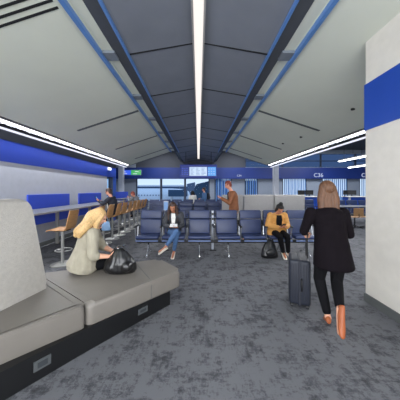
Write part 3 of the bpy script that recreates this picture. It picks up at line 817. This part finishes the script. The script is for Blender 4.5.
def build_person(name, label, J, mats, hair='short', voxel=.008, group=None, coat=None, sleeves=1.0, scale=1.0, hands=None, garment='shirt', sex='f', collar=None, build=('shirt','trousers'), shirt_bottom=None, loc=None):
    """J: world joints. keys: pel, chest, neck, head, face(dir), up(dir), sl sr el er wl wr hdl hdr (hand dirs) hl hr kl kr al ar tl tr"""
    J = {k: V(v) for k, v in J.items()}
    root = thing(name, label, 'person', loc if loc else (J['pel'].x, J['pel'].y, 0), group)
    s = scale
    R = (J['sr']-J['sl']).normalized(); Rh = (J['hr']-J['hl']).normalized()
    up = (J['chest']-J['pel']).normalized()
    F = up.cross(R).normalized()
    if F.dot(J['face']) < 0 and abs(F.dot(J['face'])) > .3: F = -F
    Fh = V((0,0,1)).cross(Rh).normalized()
    if Fh.dot(F) < 0: Fh = -Fh
    sw = (J['sr']-J['sl']).length/2
    def torso(bm, g, lo=0.0, flare=0):
        pel, ch = J['pel'], J['chest']
        prof = [(-.16, .105, .085), (-.08,.155,.115), (0,.168,.122), (.3,.142,.105), (.5,.132,.1), (.75,.155,.112), (.92,.165,.105), (1.04,.13,.085), (1.12,.075,.06)]
        if sex == 'm': prof = [(-.16,.105,.085),(-.08,.15,.115),(0,.162,.12),(.3,.152,.112),(.5,.155,.112),(.75,.178,.122),(.92,.185,.115),(1.04,.145,.09),(1.12,.08,.065)]
        rings = []
        for t, a, b_ in prof:
            c = pel.lerp(ch, t) if t >= 0 else pel + (ch-pel)*t
            bow = -F*.02*math.sin(min(max(t,0),1)*PI)
            r = Rh.lerp(R, min(max(t,0),1)).normalized()
            rings.append((c+bow, r*(a*s+g), F*(b_*s+g)))
        loft(bm, rings, 22)
    def arm(bm, side, g, upto=1.0, lim=None):
        S_, E_, W_ = J['s'+side], J['e'+side], J['w'+side]
        if upto >= 1:
            chain(bm, [S_, S_.lerp(E_, .5), E_, E_.lerp(W_, .4), W_.lerp(E_, .02)], [.058*s+g, .048*s+g, .040*s+g, .037*s+g, .025*s+g*1.05])
        else:
            chain(bm, [S_, E_, E_.lerp(W_, upto)], [.06*s+g, .043*s+g, .036*s+g])
    def leg(bm, side, g, upto=1.0):
        H_, K_, A_ = J['h'+side], J['k'+side], J['a'+side]
        e = K_.lerp(A_, upto)
        r = [.088*s+g, .072*s+g, .056*s+g, .052*s+g, .036*s+g*1.3]
        pts = [H_, H_.lerp(K_, .5), K_, K_.lerp(e, .35), e]
        chain(bm, pts, r)
    # ---- body
    bm = new_bm(); torso(bm, -.008)
    for sd in 'lr':
        arm(bm, sd, 0); leg(bm, sd, -.006)
        A_, T_ = J['a'+sd], J['t'+sd]
        chain(bm, [A_, A_.lerp(T_, .35)+V((0,0,-.01)), T_], [.034*s, .032*s, .022*s])
    hd = J['head']; f = J['face'].normalized(); u = J['up']; u = (u - f*u.dot(f)).normalized(); r = f.cross(u).normalized()
    rot = Matrix((r, f, u)).transposed()
    chain(bm, [J['chest'].lerp(J['neck'], .4), J['neck'], hd - u*.05*s - f*.01], [.058*s, .05*s, .048*s])
    ball(bm, hd + u*.02*s - f*.012*s, (.073*s, .09*s, .09*s), rot, 20)
    ball(bm, hd - u*.025*s + f*.018*s, (.06*s, .068*s, .078*s), rot, 20)
    ball(bm, hd - u*.082*s + f*.045*s, (.03*s, .028*s, .024*s), rot, 12)
    chain(bm, [hd + f*.078*s + u*.012*s, hd + f*.098*s - u*.022*s], [.010*s, .014*s], 8)
    ball(bm, hd + f*.07*s + u*.028*s, (.045*s, .018*s, .012*s), rot, 12)
    for q in (-1,1): ball(bm, hd + r*q*.072*s - u*.005*s - f*.005*s, (.012*s, .02*s, .032*s), rot, 10)
    for sd, q in (('l',-1),('r',1)):
        hdv = J.get('hd'+sd, (J['w'+sd]-J['e'+sd])); pn = J.get('pn'+sd, V((0,0,-1)))
        hand(bm, J['w'+sd], hdv, pn, q, curl=(hands or {}).get(sd, .5), s=s)
    body = obj_me('body', melt(bm, voxel, 2), mats['skin'], root, True)
    # ---- face
    bm = new_bm()
    for q in (-1,1):
        obj('eye', ball(new_bm(), hd + f*.074*s + r*q*.03*s + u*.008*s, (.013*s,.008*s,.006*s), rot, 10), 'eye', root, True)
    obj('mouth', ball(bm, hd + f*.083*s - u*.052*s, (.024*s,.008*s,.007*s), rot, 10), 'lip', root, True)
    # ---- trousers
    if mats.get('trousers'):
        bm = new_bm()
        pel = J['pel']; 
        loft(bm, [(pel-up*.1*s, Rh*.12*s, F*.1*s), (pel-up*.04*s, Rh*.17*s, F*.128*s), (pel+up*.06*s, Rh*.17*s, F*.128*s), (pel+up*.14*s, Rh*.15*s, F*.118*s)], 20)
        for sd in 'lr': leg(bm, sd, mats.get('tg', .006), mats.get('tlen', .95))
        obj_me('trousers', melt(bm, voxel*1.15, 3), mats['trousers'], root, True)
    # ---- top
    bm = new_bm(); torso(bm, mats.get('gg', .014))
    for sd in 'lr': arm(bm, sd, mats.get('ag', .012), sleeves)
    if shirt_bottom:
        for rg in (shirt_bottom(J, R, F, up)): loft(bm, rg, 24)
    obj_me(garment, melt(bm, voxel*1.15, 3), mats['top'], root, True)
    if collar:
        # a strip of the inner shirt in the neckline
        c0 = J['chest'] + F*(.112*s+.018); 
        bm = prism(new_bm(), [(0,0),(0,1)], 'z', 0, 1) if False else new_bm()
        top = J['chest'].lerp(J['neck'], .45) + F*(.10*s); low = J['chest'] - up*.30*s + F*(.125*s+.035)
        mid = J['chest'] - up*.06*s + F*(.118*s+.03)
        w0, w1 = (.042*s, .026*s) if collar != 'legging' else (.055*s, .06*s)
        vs = [top-R*w0, top+R*w0, mid+R*w0*1.2, low+R*w1, low-R*w1, mid-R*w0*1.2]
        A = [bm.verts.new(v) for v in vs]; B = [bm.verts.new(v-F*.03) for v in vs]
        for a_, b_, c_, d_ in ((0,1,2,5),(5,2,3,4)):
            bm.faces.new((A[a_],A[b_],A[c_],A[d_])); bm.faces.new((B[d_],B[c_],B[b_],B[a_]))
        for i in range(6): bm.faces.new((A[i],B[i],B[(i+1)%6],A[(i+1)%6]))
        obj('undershirt', bm, collar, root)
    # ---- shoes
    for sd in 'lr':
        A_, T_ = J['a'+sd], J['t'+sd]; d = (T_-A_); dh = d.normalized(); upf = V(J.get('su'+sd, (0,0,1))); upf = (upf-dh*upf.dot(dh)).normalized(); lat = dh.cross(upf)
        heel = A_ - dh*.05*s - upf*.045*s
        L_ = (T_-A_).length + .09*s
        rg = []
        for t, wd, ht in ((0,.022,.02),(.06,.034,.036),(.25,.038,.042),(.5,.040,.034),(.75,.045,.026),(.93,.036,.018),(1.0,.016,.010)):
            rg.append((heel + dh*L_*t + upf*(ht*s-.012*s), lat*wd*s*mats.get('shw', 1), upf*ht*s))
        bm = loft(new_bm(), rg, 16)
        sh = obj('shoe', bm, mats['shoe'], root, True)
    # ---- hair
    bm = new_bm()
    ball(bm, hd + u*.035*s - f*.022*s, (.085*s, .098*s, .092*s), rot, 20)
    if hair == 'short':
        ball(bm, hd - u*.02*s - f*.05*s, (.076*s, .06*s, .07*s), rot, 16)
    if hair in ('long', 'bob'):
        L_ = .32 if hair == 'long' else .16
        dn = V((0,0,-1))
        for q in (-1, 0, 1, -.5, .5):
            p0 = hd + r*q*.07*s - f*(.05 if abs(q) < 1 else .02)*s + u*.01*s
            p1 = p0 + dn*L_*.5*s + r*q*.03*s - F*.02*s
            p2 = p0 + dn*L_*s + r*q*.035*s - F*.005*s
            chain(bm, [p0, p1, p2], [.045*s, .043*s, .026*s])
    if hair == 'bun':
        for q in (-1,1): chain(bm, [hd + r*q*.07*s - f*.01*s + u*.02*s, hd + r*q*.078*s - u*.05*s - f*.02*s], [.035*s, .028*s])
        ball(bm, hd - f*.05*s - u*.03*s, (.08*s,.06*s,.07*s), rot, 16)
        ball(bm, hd + u*.145*s - f*.03*s, .045*s)
    if hair == 'custom':
        mats['hairfn'](bm, hd, f, u, r)
    # carve the face opening by pushing the hair back along the face direction
    me = melt(bm, voxel, 2)
    for v in me.vertices:
        q = v.co - hd
        a_, b_, c_ = q.dot(r), q.dot(f), q.dot(u)
        if b_ > .03*s and c_ < .062*s and abs(a_) < .062*s:
            v.co -= f*(b_-.03*s)
    obj_me('hair', me, mats['hair'], root, True)
    return root

def lw(x, y, z): return V((x, y, z))

# 1. blond woman on the bench -------------------------------------------------
def blond_hair(bm, hd, f, u, r):
    for pts, rs in (
      ([hd+u*.06-f*.03, hd-f*.09-u*.02, V((-1.51,2.83,1.08)), V((-1.60,2.80,1.0)), V((-1.62,2.78,.955))], [.075,.08,.075,.062,.035]),
      ([hd+u*.05+r*.04, hd+r*.06-f*.05-u*.04, V((-1.47,2.76,1.08)), V((-1.53,2.73,1.01)), V((-1.55,2.73,.95))], [.05,.06,.06,.055,.03]),
      ([hd+u*.05+r*.05+f*.03, hd+r*.08+f*.02-u*.06, V((-1.37,2.79,1.04)), V((-1.355,2.80,.97))], [.035,.033,.03,.016]),
      ([hd+u*.04-r*.05, hd-r*.07-f*.03-u*.06, V((-1.44,2.97,1.03)), V((-1.44,3.0,.96))], [.045,.045,.04,.03]),
    ): chain(bm, pts, rs)
J1 = dict(pel=(-1.60,2.86,.545), chest=(-1.47,2.91,.975), neck=(-1.43,2.93,1.05), head=(-1.385,2.93,1.17), face=(.86,.22,-.46), up=(.42,.1,.9),
  sr=(-1.39,2.765,.975), sl=(-1.54,3.05,.975), er=(-1.36,2.70,.70), el=(-1.42,3.10,.72), wr=(-1.185,2.80,.665), wl=(-1.20,2.98,.675),
  hdr=(.9,.45,.22), hdl=(.95,-.15,.2), pnr=(-.1,.6,.7), pnl=(-.1,-.5,.8),
  hr=(-1.55,2.80,.53), hl=(-1.64,2.95,.53), kr=(-1.22,3.06,.50), kl=(-1.29,3.18,.52), ar=(-1.02,3.42,.13), al=(-1.2,3.48,.12), tr=(-.90,3.50,.05), tl=(-1.1,3.58,.05))
def sb1(J, R, F, up):
    pel = J['pel']
    return [[(V((pel.x-.01, pel.y, .465)), R*.21, F*.17), (V((pel.x+.02, pel.y+.01, .52)), R*.215, F*.205), (V((pel.x+.04, pel.y+.01, .60)), R*.19, F*.18), (V((pel.x+.05, pel.y+.02, .74)), R*.165, F*.135)]]
w1 = build_person('person', 'blond woman in sage shirt sitting on the grey bench, looking at her phone', J1,
  dict(skin='skin1', hair='blond', top='shirt', trousers='legging', shoe='legging', gg=.022, ag=.02, hairfn=blond_hair), hair='custom', voxel=.0065, sleeves=.2, garment='shirt', shirt_bottom=sb1, hands=dict(l=.5, r=.6))
ph = thing('phone', 'dark phone held by the blond woman on the bench', 'phone', (-1.07, 2.90, .74))
def phone(par, c, d, nrm, w=.036, h=.075):
    d = V(d).normalized(); nrm = V(nrm); nrm = (nrm-d*nrm.dot(d)).normalized(); l = d.cross(nrm); c = V(c)
    bm = new_bm(); r = bmesh.ops.create_cube(bm, size=1)['verts']
    for v in r: q = v.co.copy(); v.co = c + d*q.x*h*2 + l*q.y*w*2 + nrm*q.z*.009
    bmesh.ops.bevel(bm, geom=bm.edges[:], offset=.003, segments=2, affect='EDGES')
    obj('case', bm, 'blackplast', par)
    bm = new_bm(); r = bmesh.ops.create_cube(bm, size=1)['verts']
    for v in r: q = v.co.copy(); v.co = c + nrm*.0052 + d*q.x*(h*2-.012) + l*q.y*(w*2-.01) + nrm*q.z*.002
    obj('screen', bm, 'sc_l', par)
phone(ph, (-1.065, 2.895, .745), (.6,.25,.6), (-.7,0,.5))

# black bag on the bench
bg = thing('handbag', 'black leather handbag slumped on the bench beside the blond woman', 'handbag', (-1.05, 2.88, ST))
bm = new_bm(); cx, cy = -1.055, 2.83
loft(bm, [((cx, cy, ST+.002),(.19,0,0),(0,.09,0)), ((cx, cy, ST+.05),(.215,.02,0),(0,.12,0)), ((cx+.005, cy, ST+.14),(.20,.01,0),(0,.12,0)), ((cx+.0, cy, ST+.22),(.155,0,-.01),(0,.09,0)), ((cx-.01, cy, ST+.29),(.10,0,0),(0,.055,0)), ((cx-.02, cy, ST+.325),(.05,0,0),(0,.03,0))], 28)
ball(bm, (cx+.10, cy-.04, ST+.10), (.09,.09,.08)); ball(bm, (cx-.09, cy-.05, ST+.09), (.1,.08,.075))
random.seed(3)
me = melt(bm, .009, 2)
for v in me.vertices:
    a_ = math.atan2(v.co.y-cy, v.co.x-cx); hgt = (v.co.z-ST)/.33
    k_ = 1 + .035*math.sin(a_*9+hgt*5)*max(0, hgt) + .012*math.sin(a_*17)
    v.co.x = cx+(v.co.x-cx)*k_; v.co.y = cy+(v.co.y-cy)*k_; v.co.z = max(v.co.z, ST+.006)
obj_me('body', me, 'baglt', bg, True)
obj('handle', tube(new_bm(), [(cx-.08,cy-.02,ST+.27),(cx-.07,cy-.02,ST+.33),(cx-.01,cy-.0,ST+.365),(cx+.06,cy,ST+.33),(cx+.10,cy,ST+.25),(cx+.15,cy-.02,ST+.17)], .009), 'baglt', bg, True)
obj('handle', tube(new_bm(), [(cx-.07,cy+.04,ST+.26),(cx-.03,cy+.04,ST+.34),(cx+.03,cy+.03,ST+.335),(cx+.08,cy+.03,ST+.26)], .009), 'baglt', bg, True)

# 2. walking woman with the suitcase ------------------------------------------
def walk_hair(bm, hd, f, u, r):
    for q in (-1,-.5,0,.5,1):
        p0 = hd + r*q*.045 - f*.035 + u*.035
        chain(bm, [p0, p0-V((0,0,.14))+r*q*.03-f*.02, p0-V((0,0,.28))+r*q*.028-f*.03, p0-V((0,0,.38))+r*q*.015-f*.02], [.05,.05,.044,.02])
J2 = dict(pel=(1.545,2.44,.90), chest=(1.535,2.50,1.29), neck=(1.535,2.52,1.39), head=(1.55,2.55,1.54), face=(.1,.98,-.1), up=(0,.1,1),
  sr=(1.715,2.49,1.275), sl=(1.355,2.53,1.275), er=(1.80,2.50,1.02), el=(1.285,2.56,1.05), wr=(1.72,2.73,1.03), wl=(1.40,2.775,.985),
  hdr=(-.5,.8,.1), hdl=(.5,.6,-.25), pnr=(-.6,-.3,-.2), pnl=(.5,.1,-.8),
  hr=(1.63,2.43,.86), hl=(1.46,2.45,.86), kr=(1.63,2.48,.48), kl=(1.47,2.56,.48), ar=(1.475,2.19,.30), al=(1.475,2.39,.10), tr=(1.42,2.115,.11), tl=(1.545,2.54,.035),
  sur=(0,.6,-.3))
J2['sur'] = (-.1,-.9,.25)
J2['sur'] = (.1,.95,.3)
def sb2(J, R, F, up):
    p = J['pel']
    return [[(V((1.58,2.44,.645)), V((.20,0,0)), V((0,.165,0))), (V((1.57,2.44,.67)), V((.222,0,0)), V((0,.172,0))), (V((1.555,2.44,.80)), V((.205,0,0)), V((0,.16,0))), (V((1.545,2.45,.98)), V((.18,0,0)), V((0,.14,0))), (V((1.54,2.47,1.15)), V((.175,0,0)), V((0,.13,0)))]]
build_person('person', 'walking woman in dark coat and black leggings pulling a suitcase, seen from behind', J2,
  dict(skin='skin1', hair='lbrown', top='coat', trousers='legging', shoe='tan', gg=.022, ag=.011, tg=.008, tlen=.84, shw=.8, hairfn=walk_hair), hair='custom', voxel=.0065, garment='coat', shirt_bottom=sb2, hands=dict(l=1.15, r=.9))
# suitcase
sc_ = thing('suitcase', 'navy hard-shell suitcase rolled along by the walking woman', 'suitcase', (1.315, 2.72, 0)); sc_.rotation_euler.z = math.radians(-22)
o = obj('shell', box(1.185, 1.442, 2.72, 3.12, .055, .635, .035, 4), 'suitcase', sc_); smooth_edges(o)
obj('zip', bx(new_bm(), 1.295, 1.332, 2.713, 3.127, .052, .64, .006), 'suit_d', sc_)
bm = new_bm()
for xx in (1.21,1.24,1.27,1.36,1.39,1.42): bx(bm, xx-.005, xx+.005, 2.715, 2.73, .1, .59, .002)
obj('ribs', bm, 'suit_d', sc_)
obj('side_handle', tube(new_bm(), [(1.335,2.72,.40),(1.335,2.69,.38),(1.335,2.69,.26),(1.335,2.72,.24)], .009), 'blackplast', sc_, True)
for (a_, b_) in ((1.22,2.77),(1.405,2.77),(1.22,3.07),(1.405,3.07)):
    wv = obj('wheel', cone(new_bm(), (a_-.016, b_, .027), (a_+.016, b_, .027), .027, .027, 16), 'blackplast', sc_)
    obj('caster_fork', bx(new_bm(), a_-.022, a_+.022, b_-.012, b_+.012, .03, .065, .004), 'blackplast', wv)
hh = obj('telescopic_handle', bx(bx(new_bm(), 1.402, 1.418, 2.84, 2.856, .62, .95), 1.402, 1.418, 2.99, 3.006, .62, .95), 'black', sc_)
obj('grip', box(1.397, 1.424, 2.82, 3.02, .945, .975, .01), 'blackplast', hh)

# 3. woman in denim in the front row -------------------------------------------
Y = R1
J3 = dict(pel=(-.60,Y-.13,.555), chest=(-.60,Y-.14,.955), neck=(-.61,Y-.17,1.03), head=(-.62,Y-.23,1.135), face=(0,-.86,-.5), up=(0,-.45,.9),
  sr=(-.765,Y-.15,.95), sl=(-.435,Y-.15,.95), er=(-.80,Y-.24,.70), el=(-.385,Y-.24,.70), wr=(-.66,Y-.42,.70), wl=(-.47,Y-.42,.69),
  hdr=(.6,-.5,.0), hdl=(-.6,-.5,.0), pnr=(.2,0,1), pnl=(-.2,0,1),
  hr=(-.68,Y-.14,.53), hl=(-.52,Y-.14,.53), kr=(-.50,Y-.58,.615), kl=(-.50,Y-.52,.52), ar=(-.735,Y-.66,.28), al=(-.575,Y-.42,.10), tr=(-.85,Y-.74,.215), tl=(-.59,Y-.57,.035))
build_person('person', 'seated woman in charcoal jacket and blue jeans with crossed legs in the front row', J3,
  dict(skin='skin2', hair='brown', top='djacket', trousers='jeans', shoe='cream', gg=.02, ag=.018, tlen=.80, tg=.006), hair='long', voxel=.008, garment='jacket', collar='white', hands=dict(l=.5, r=.5))
tag(obj('magazine', box(-.085,.085,-.05,.05,-.006,.006,.003), 'paper'), 'small open white booklet held by the seated woman in jeans', 'booklet')
o = bpy.data.objects['magazine']; o.location = (-.565, Y-.50, .745); o.rotation_euler = (.55, 0, .05)
# cross-body strap is part of the jacket look

# 4. woman in mustard blazer -----------------------------------------------------
J4 = dict(pel=(1.90,Y-.14,.555), chest=(1.90,Y-.22,.94), neck=(1.90,Y-.27,1.01), head=(1.915,Y-.34,1.10), face=(.12,-.74,-.66), up=(0,-.62,.78),
  sr=(1.735,Y-.22,.935), sl=(2.065,Y-.22,.935), er=(1.66,Y-.24,.70), el=(2.13,Y-.26,.70), wr=(1.84,Y-.44,.685), wl=(2.01,Y-.46,.69),
  hdr=(.6,-.5,.1), hdl=(-.6,-.5,.1), pnr=(.2,.1,1), pnl=(-.2,.1,1),
  hr=(1.82,Y-.15,.53), hl=(1.99,Y-.15,.53), kr=(1.83,Y-.56,.51), kl=(2.0,Y-.56,.51), ar=(1.955,Y-.44,.10), al=(2.06,Y-.46,.10), tr=(1.945,Y-.60,.04), tl=(2.085,Y-.62,.04))
def sb4(J, R, F, up):
    p = J['pel']
    return [[(V((p.x-.0, p.y-.03, .475)), R*.24, F*.16), (V((p.x, p.y-.03, .52)), R*.24, F*.16), (V((p.x, p.y-.04, .66)), R*.20, F*.15), (V((p.x, p.y-.06, .80)), R*.18, F*.13)]]
build_person('person', 'seated woman in mustard blazer and black trousers looking at her phone', J4,
  dict(skin='skin2', hair='darkhair', top='mustard', trousers='legging', shoe='cream', gg=.026, ag=.024, tlen=.9, tg=.008), hair='bun', voxel=.008, garment='blazer', collar='legging', shirt_bottom=sb4, hands=dict(l=.7, r=.7))
ph = thing('phone', 'dark phone in the hands of the woman in mustard blazer', 'phone', (1.925, Y-.52, .74))
phone(ph, (1.925, Y-.53, .745), (0,-.75,.6), (0,.6,.75))
bk = thing('backpack', 'black backpack on the floor beside the legs of the woman in mustard blazer', 'backpack', (1.62, Y-.42, 0))
bm = new_bm(); cx, cy = 1.63, Y-.46
loft(bm, [((cx,cy,.004),(.19,0,0),(0,.09,0)), ((cx,cy,.06),(.20,0,0),(0,.11,0)), ((cx,cy+.02,.2),(.16,0,0),(0,.10,0)), ((cx+.01,cy+.04,.32),(.11,0,0),(0,.07,0)), ((cx+.02,cy+.05,.40),(.05,0,0),(0,.035,0))], 24)
me = melt(bm, .012, 3); obj_me('body', me, 'baglt', bk, True)
obj('pocket', ball(new_bm(), (cx, cy-.09, .13), (.12,.045,.085)), 'baglt', bk, True)
obj('strap', tube(new_bm(), [(cx+.0,cy+.03,.39),(cx-.03,cy+.02,.43),(cx+.03,cy+.02,.455),(cx+.08,cy+.03,.40),(cx+.13,cy,.25),(cx+.16,cy,.10)], .011), 'baglt', bk, True)

# template people ------------------------------------------------------------------
def place(Jl, loc, ang, s):
    m = Matrix.Rotation(ang, 3, 'Z'); out = {}
    for k_, v in Jl.items():
        v = V(v)
        if k_ in ('face','up','hdl','hdr','pnl','pnr','sul','sur'): out[k_] = m @ v
        else: out[k_] = m @ (v*s) + V(loc)
    return out
# local frame: facing +Y, right +X, height 1.75
STAND = dict(pel=(0,0,.95), chest=(0,.0,1.40), neck=(0,.01,1.49), head=(0,.03,1.63), face=(0,.97,-.2), up=(0,.1,1),
  sr=(.185,0,1.39), sl=(-.185,0,1.39), er=(.25,.0,1.11), el=(-.25,.0,1.11), wr=(.2,.2,1.05), wl=(-.2,.2,1.05), hdr=(-.3,.8,.1), hdl=(.3,.8,.1), pnr=(-.5,0,.3), pnl=(.5,0,.3),
  hr=(.09,0,.9), hl=(-.09,0,.9), kr=(.1,.02,.49), kl=(-.1,.02,.49), ar=(.1,-.02,.09), al=(-.1,-.02,.09), tr=(.12,.13,.035), tl=(-.12,.13,.035))
WALK = dict(STAND, chest=(0,.05,1.42), neck=(0,.10,1.51), head=(0,.17,1.65), face=(0,.9,-.42), up=(0,.4,.9), sr=(.185,.05,1.41), sl=(-.185,.05,1.41),
  er=(.25,-.06,1.15), el=(-.25,.16,1.14), wr=(.24,-.12,.95), wl=(-.2,.38,1.27), hdr=(0,-.2,-.9), hdl=(.2,.9,.3), pnr=(-.9,0,0), pnl=(.4,-.4,.6),
  kr=(.09,-.05,.48), kl=(-.09,.25,.5), ar=(.09,-.36,.18), al=(-.09,.34,.09), tr=(.09,-.29,.05), tl=(-.09,.49,.035), sur=(0,.5,.6))
PERCH = dict(pel=(0,0,.865), chest=(0,.06,1.28), neck=(0,.09,1.36), head=(0,.15,1.49), face=(0,.93,-.33), up=(0,.3,.95),
  sr=(.185,.06,1.27), sl=(-.185,.06,1.27), er=(.24,.2,1.10), el=(-.24,.22,1.12), wr=(.14,.42,1.15), wl=(-.1,.40,1.19), hdr=(-.3,.8,.4), hdl=(.3,.8,.4), pnr=(-.3,-.3,.6), pnl=(.3,-.3,.6),
  hr=(.09,0,.85), hl=(-.09,0,.85), kr=(.12,.40,.82), kl=(-.12,.40,.82), ar=(.09,.22,.42), al=(-.09,.22,.42), tr=(.1,.36,.36), tl=(-.1,.36,.36))
# walking man, going left
build_person('person', 'auburn haired man in brown jacket walking left behind the front row', place(WALK, (1.06, 6.3, 0), PI/2, 1.03),
  dict(skin='skin3', hair='auburn', top='brownj', trousers='grey_cloth', shoe='navy', gg=.022, ag=.02), hair='short', voxel=.01, garment='jacket', sex='m', scale=1.03, collar='navy', hands=dict(l=.8, r=.4))
# man at the counter
build_person('person', 'man in dark jacket with white collar seated on a bar stool at the counter', place(PERCH, (SX[4]+.03, 6.68, 0), PI/2, 1.0),
  dict(skin='skin3', hair='brown', top='navy', trousers='navy', shoe='legging', gg=.02, ag=.018), hair='short', voxel=.01, garment='jacket', sex='m', collar='white', hands=dict(l=.7, r=.7))
ph = thing('phone', 'dark phone held up by the man in dark jacket at the counter', 'phone', (-3.26, 6.68, 1.25))
phone(ph, (SX[4]-.50, 6.69, 1.27), (-.3,0,.9), (.9,0,.3))
PERCH2 = dict(PERCH, chest=(0,.14,1.20), neck=(0,.19,1.27), head=(0,.26,1.36), sr=(.185,.14,1.19), sl=(-.185,.14,1.19), face=(.1,.85,-.45), er=(.24,.26,1.06), el=(-.24,.28,1.06))
build_person('person', 'auburn haired person in grey jacket seated far down the counter', place(PERCH2, (SX[9]-.0, 9.45, 0), PI/2-.3, 1.0),
  dict(skin='skin3', hair='auburn', top='grey_cloth', trousers='navy', shoe='legging', gg=.02, ag=.018), hair='short', voxel=.011, garment='jacket', hands=dict(l=.7, r=.7))
# people standing by the windows
build_person('person', 'dark haired woman in white top standing before the far windows', place(STAND, (-.33, 11.95, 0), .5, .865),
  dict(skin='skin2', hair='darkhair', top='white', trousers='jeans', shoe='legging', gg=.02, ag=.018), hair='bob', voxel=.011, garment='shirt', scale=.865)
build_person('person', 'man in blue shirt with dark backpack standing before the far windows', place(STAND, (.33, 12.0, 0), PI/2-.2, .97),
  dict(skin='skin3', hair='brown', top='blue_cloth', trousers='navy', shoe='legging', gg=.02, ag=.018), hair='short', voxel=.011, garment='shirt', sex='m', scale=.97)
bk = thing('backpack', 'dark backpack worn by the man in blue shirt by the windows', 'backpack', (.55, 12.05, .98))
bm = loft(new_bm(), [((.56,12.05,.98),(.07,0,0),(0,.13,0)), ((.57,12.05,1.05),(.09,0,0),(0,.15,0)), ((.565,12.05,1.3),(.085,0,0),(0,.14,0)), ((.54,12.05,1.40),(.04,0,0),(0,.09,0))], 20)
obj('body', bm, 'navy', bk, True)
obj('pocket', ball(new_bm(), (.655,12.05,1.12), (.03,.09,.08)), 'navy', bk, True)

# ------------------------------------------------------------------ lights, world, camera
def area(name, loc, rot, sx_, sy_, power, col=(1,1,1)):
    l = bpy.data.lights.new(name, 'AREA'); l.shape = 'RECTANGLE'; l.size = sx_; l.size_y = sy_; l.energy = power; l.color = col
    o = bpy.data.objects.new(name, l); COL.objects.link(o); o.location = loc; o.rotation_euler = rot
    return o
area('rear_fill', (-.8, -2.9, 1.9), (math.radians(90), 0, 0), 6.2, 3.0, 290, (.97,.98,1))  # added fill light behind the camera, brightens the near ceiling and benches
for s_, ln, pw in ((-1, 15.2, 210), (1, 15.2, 170)):
    area('cove_lamp', (s_*(e+.047), YB+.1+ln/2, zs(e)-.024), (0, s_*math.radians(20), 0), .012, ln, pw, (.95,.97,1))
area('far_fill', (-3, 15, 4.85), (0,0,0), 1.2, 2, 110, (.93,.96,1))  # unseen fill lights added under the high ceiling to brighten the far area
area('far_fill', (3, 15, 4.85), (0,0,0), 1.2, 2, 110, (.93,.96,1))
area('far_fill', (9.5, 13.5, 4.85), (0,0,0), 3, 2, 220, (.93,.96,1))  # more added fill over the right gate area, no fixture belongs to it
area('far_fill', (8, 8, 4.85), (0,0,0), 3, 2, 160, (.93,.96,1))
w = bpy.data.worlds.new('World'); SC.world = w; w.use_nodes = True; nt = w.node_tree
bgn = nt.nodes['Background']; tc = nt.nodes.new('ShaderNodeTexCoord'); sp = nt.nodes.new('ShaderNodeSeparateXYZ'); rp = nt.nodes.new('ShaderNodeValToRGB')
nt.links.new(tc.outputs['Generated'], sp.inputs[0]); nt.links.new(sp.outputs['Z'], rp.inputs['Fac']); nt.links.new(rp.outputs['Color'], bgn.inputs['Color'])
rp.color_ramp.elements[0].position = 0; rp.color_ramp.elements[0].color = (.80,.88,.98,1)
rp.color_ramp.elements[1].position = .5; rp.color_ramp.elements[1].color = (.42,.58,.86,1)
bgn.inputs['Strength'].default_value = .8

cam = bpy.data.cameras.new('Camera'); co = bpy.data.objects.new('Camera', cam); COL.objects.link(co); SC.camera = co
co.location = (0,0,EYE); co.rotation_euler = (PI/2,0,0); cam.sensor_width = 36; cam.lens = FL/400*36
cam.shift_x = 1.5/400; cam.shift_y = -10/400; cam.clip_start = .05; cam.clip_end = 500
SC.view_settings.view_transform = 'Standard'; SC.view_settings.look = 'None'; SC.view_settings.gamma = 1
SC.view_settings.use_curve_mapping = False; SC.view_settings.exposure = .65
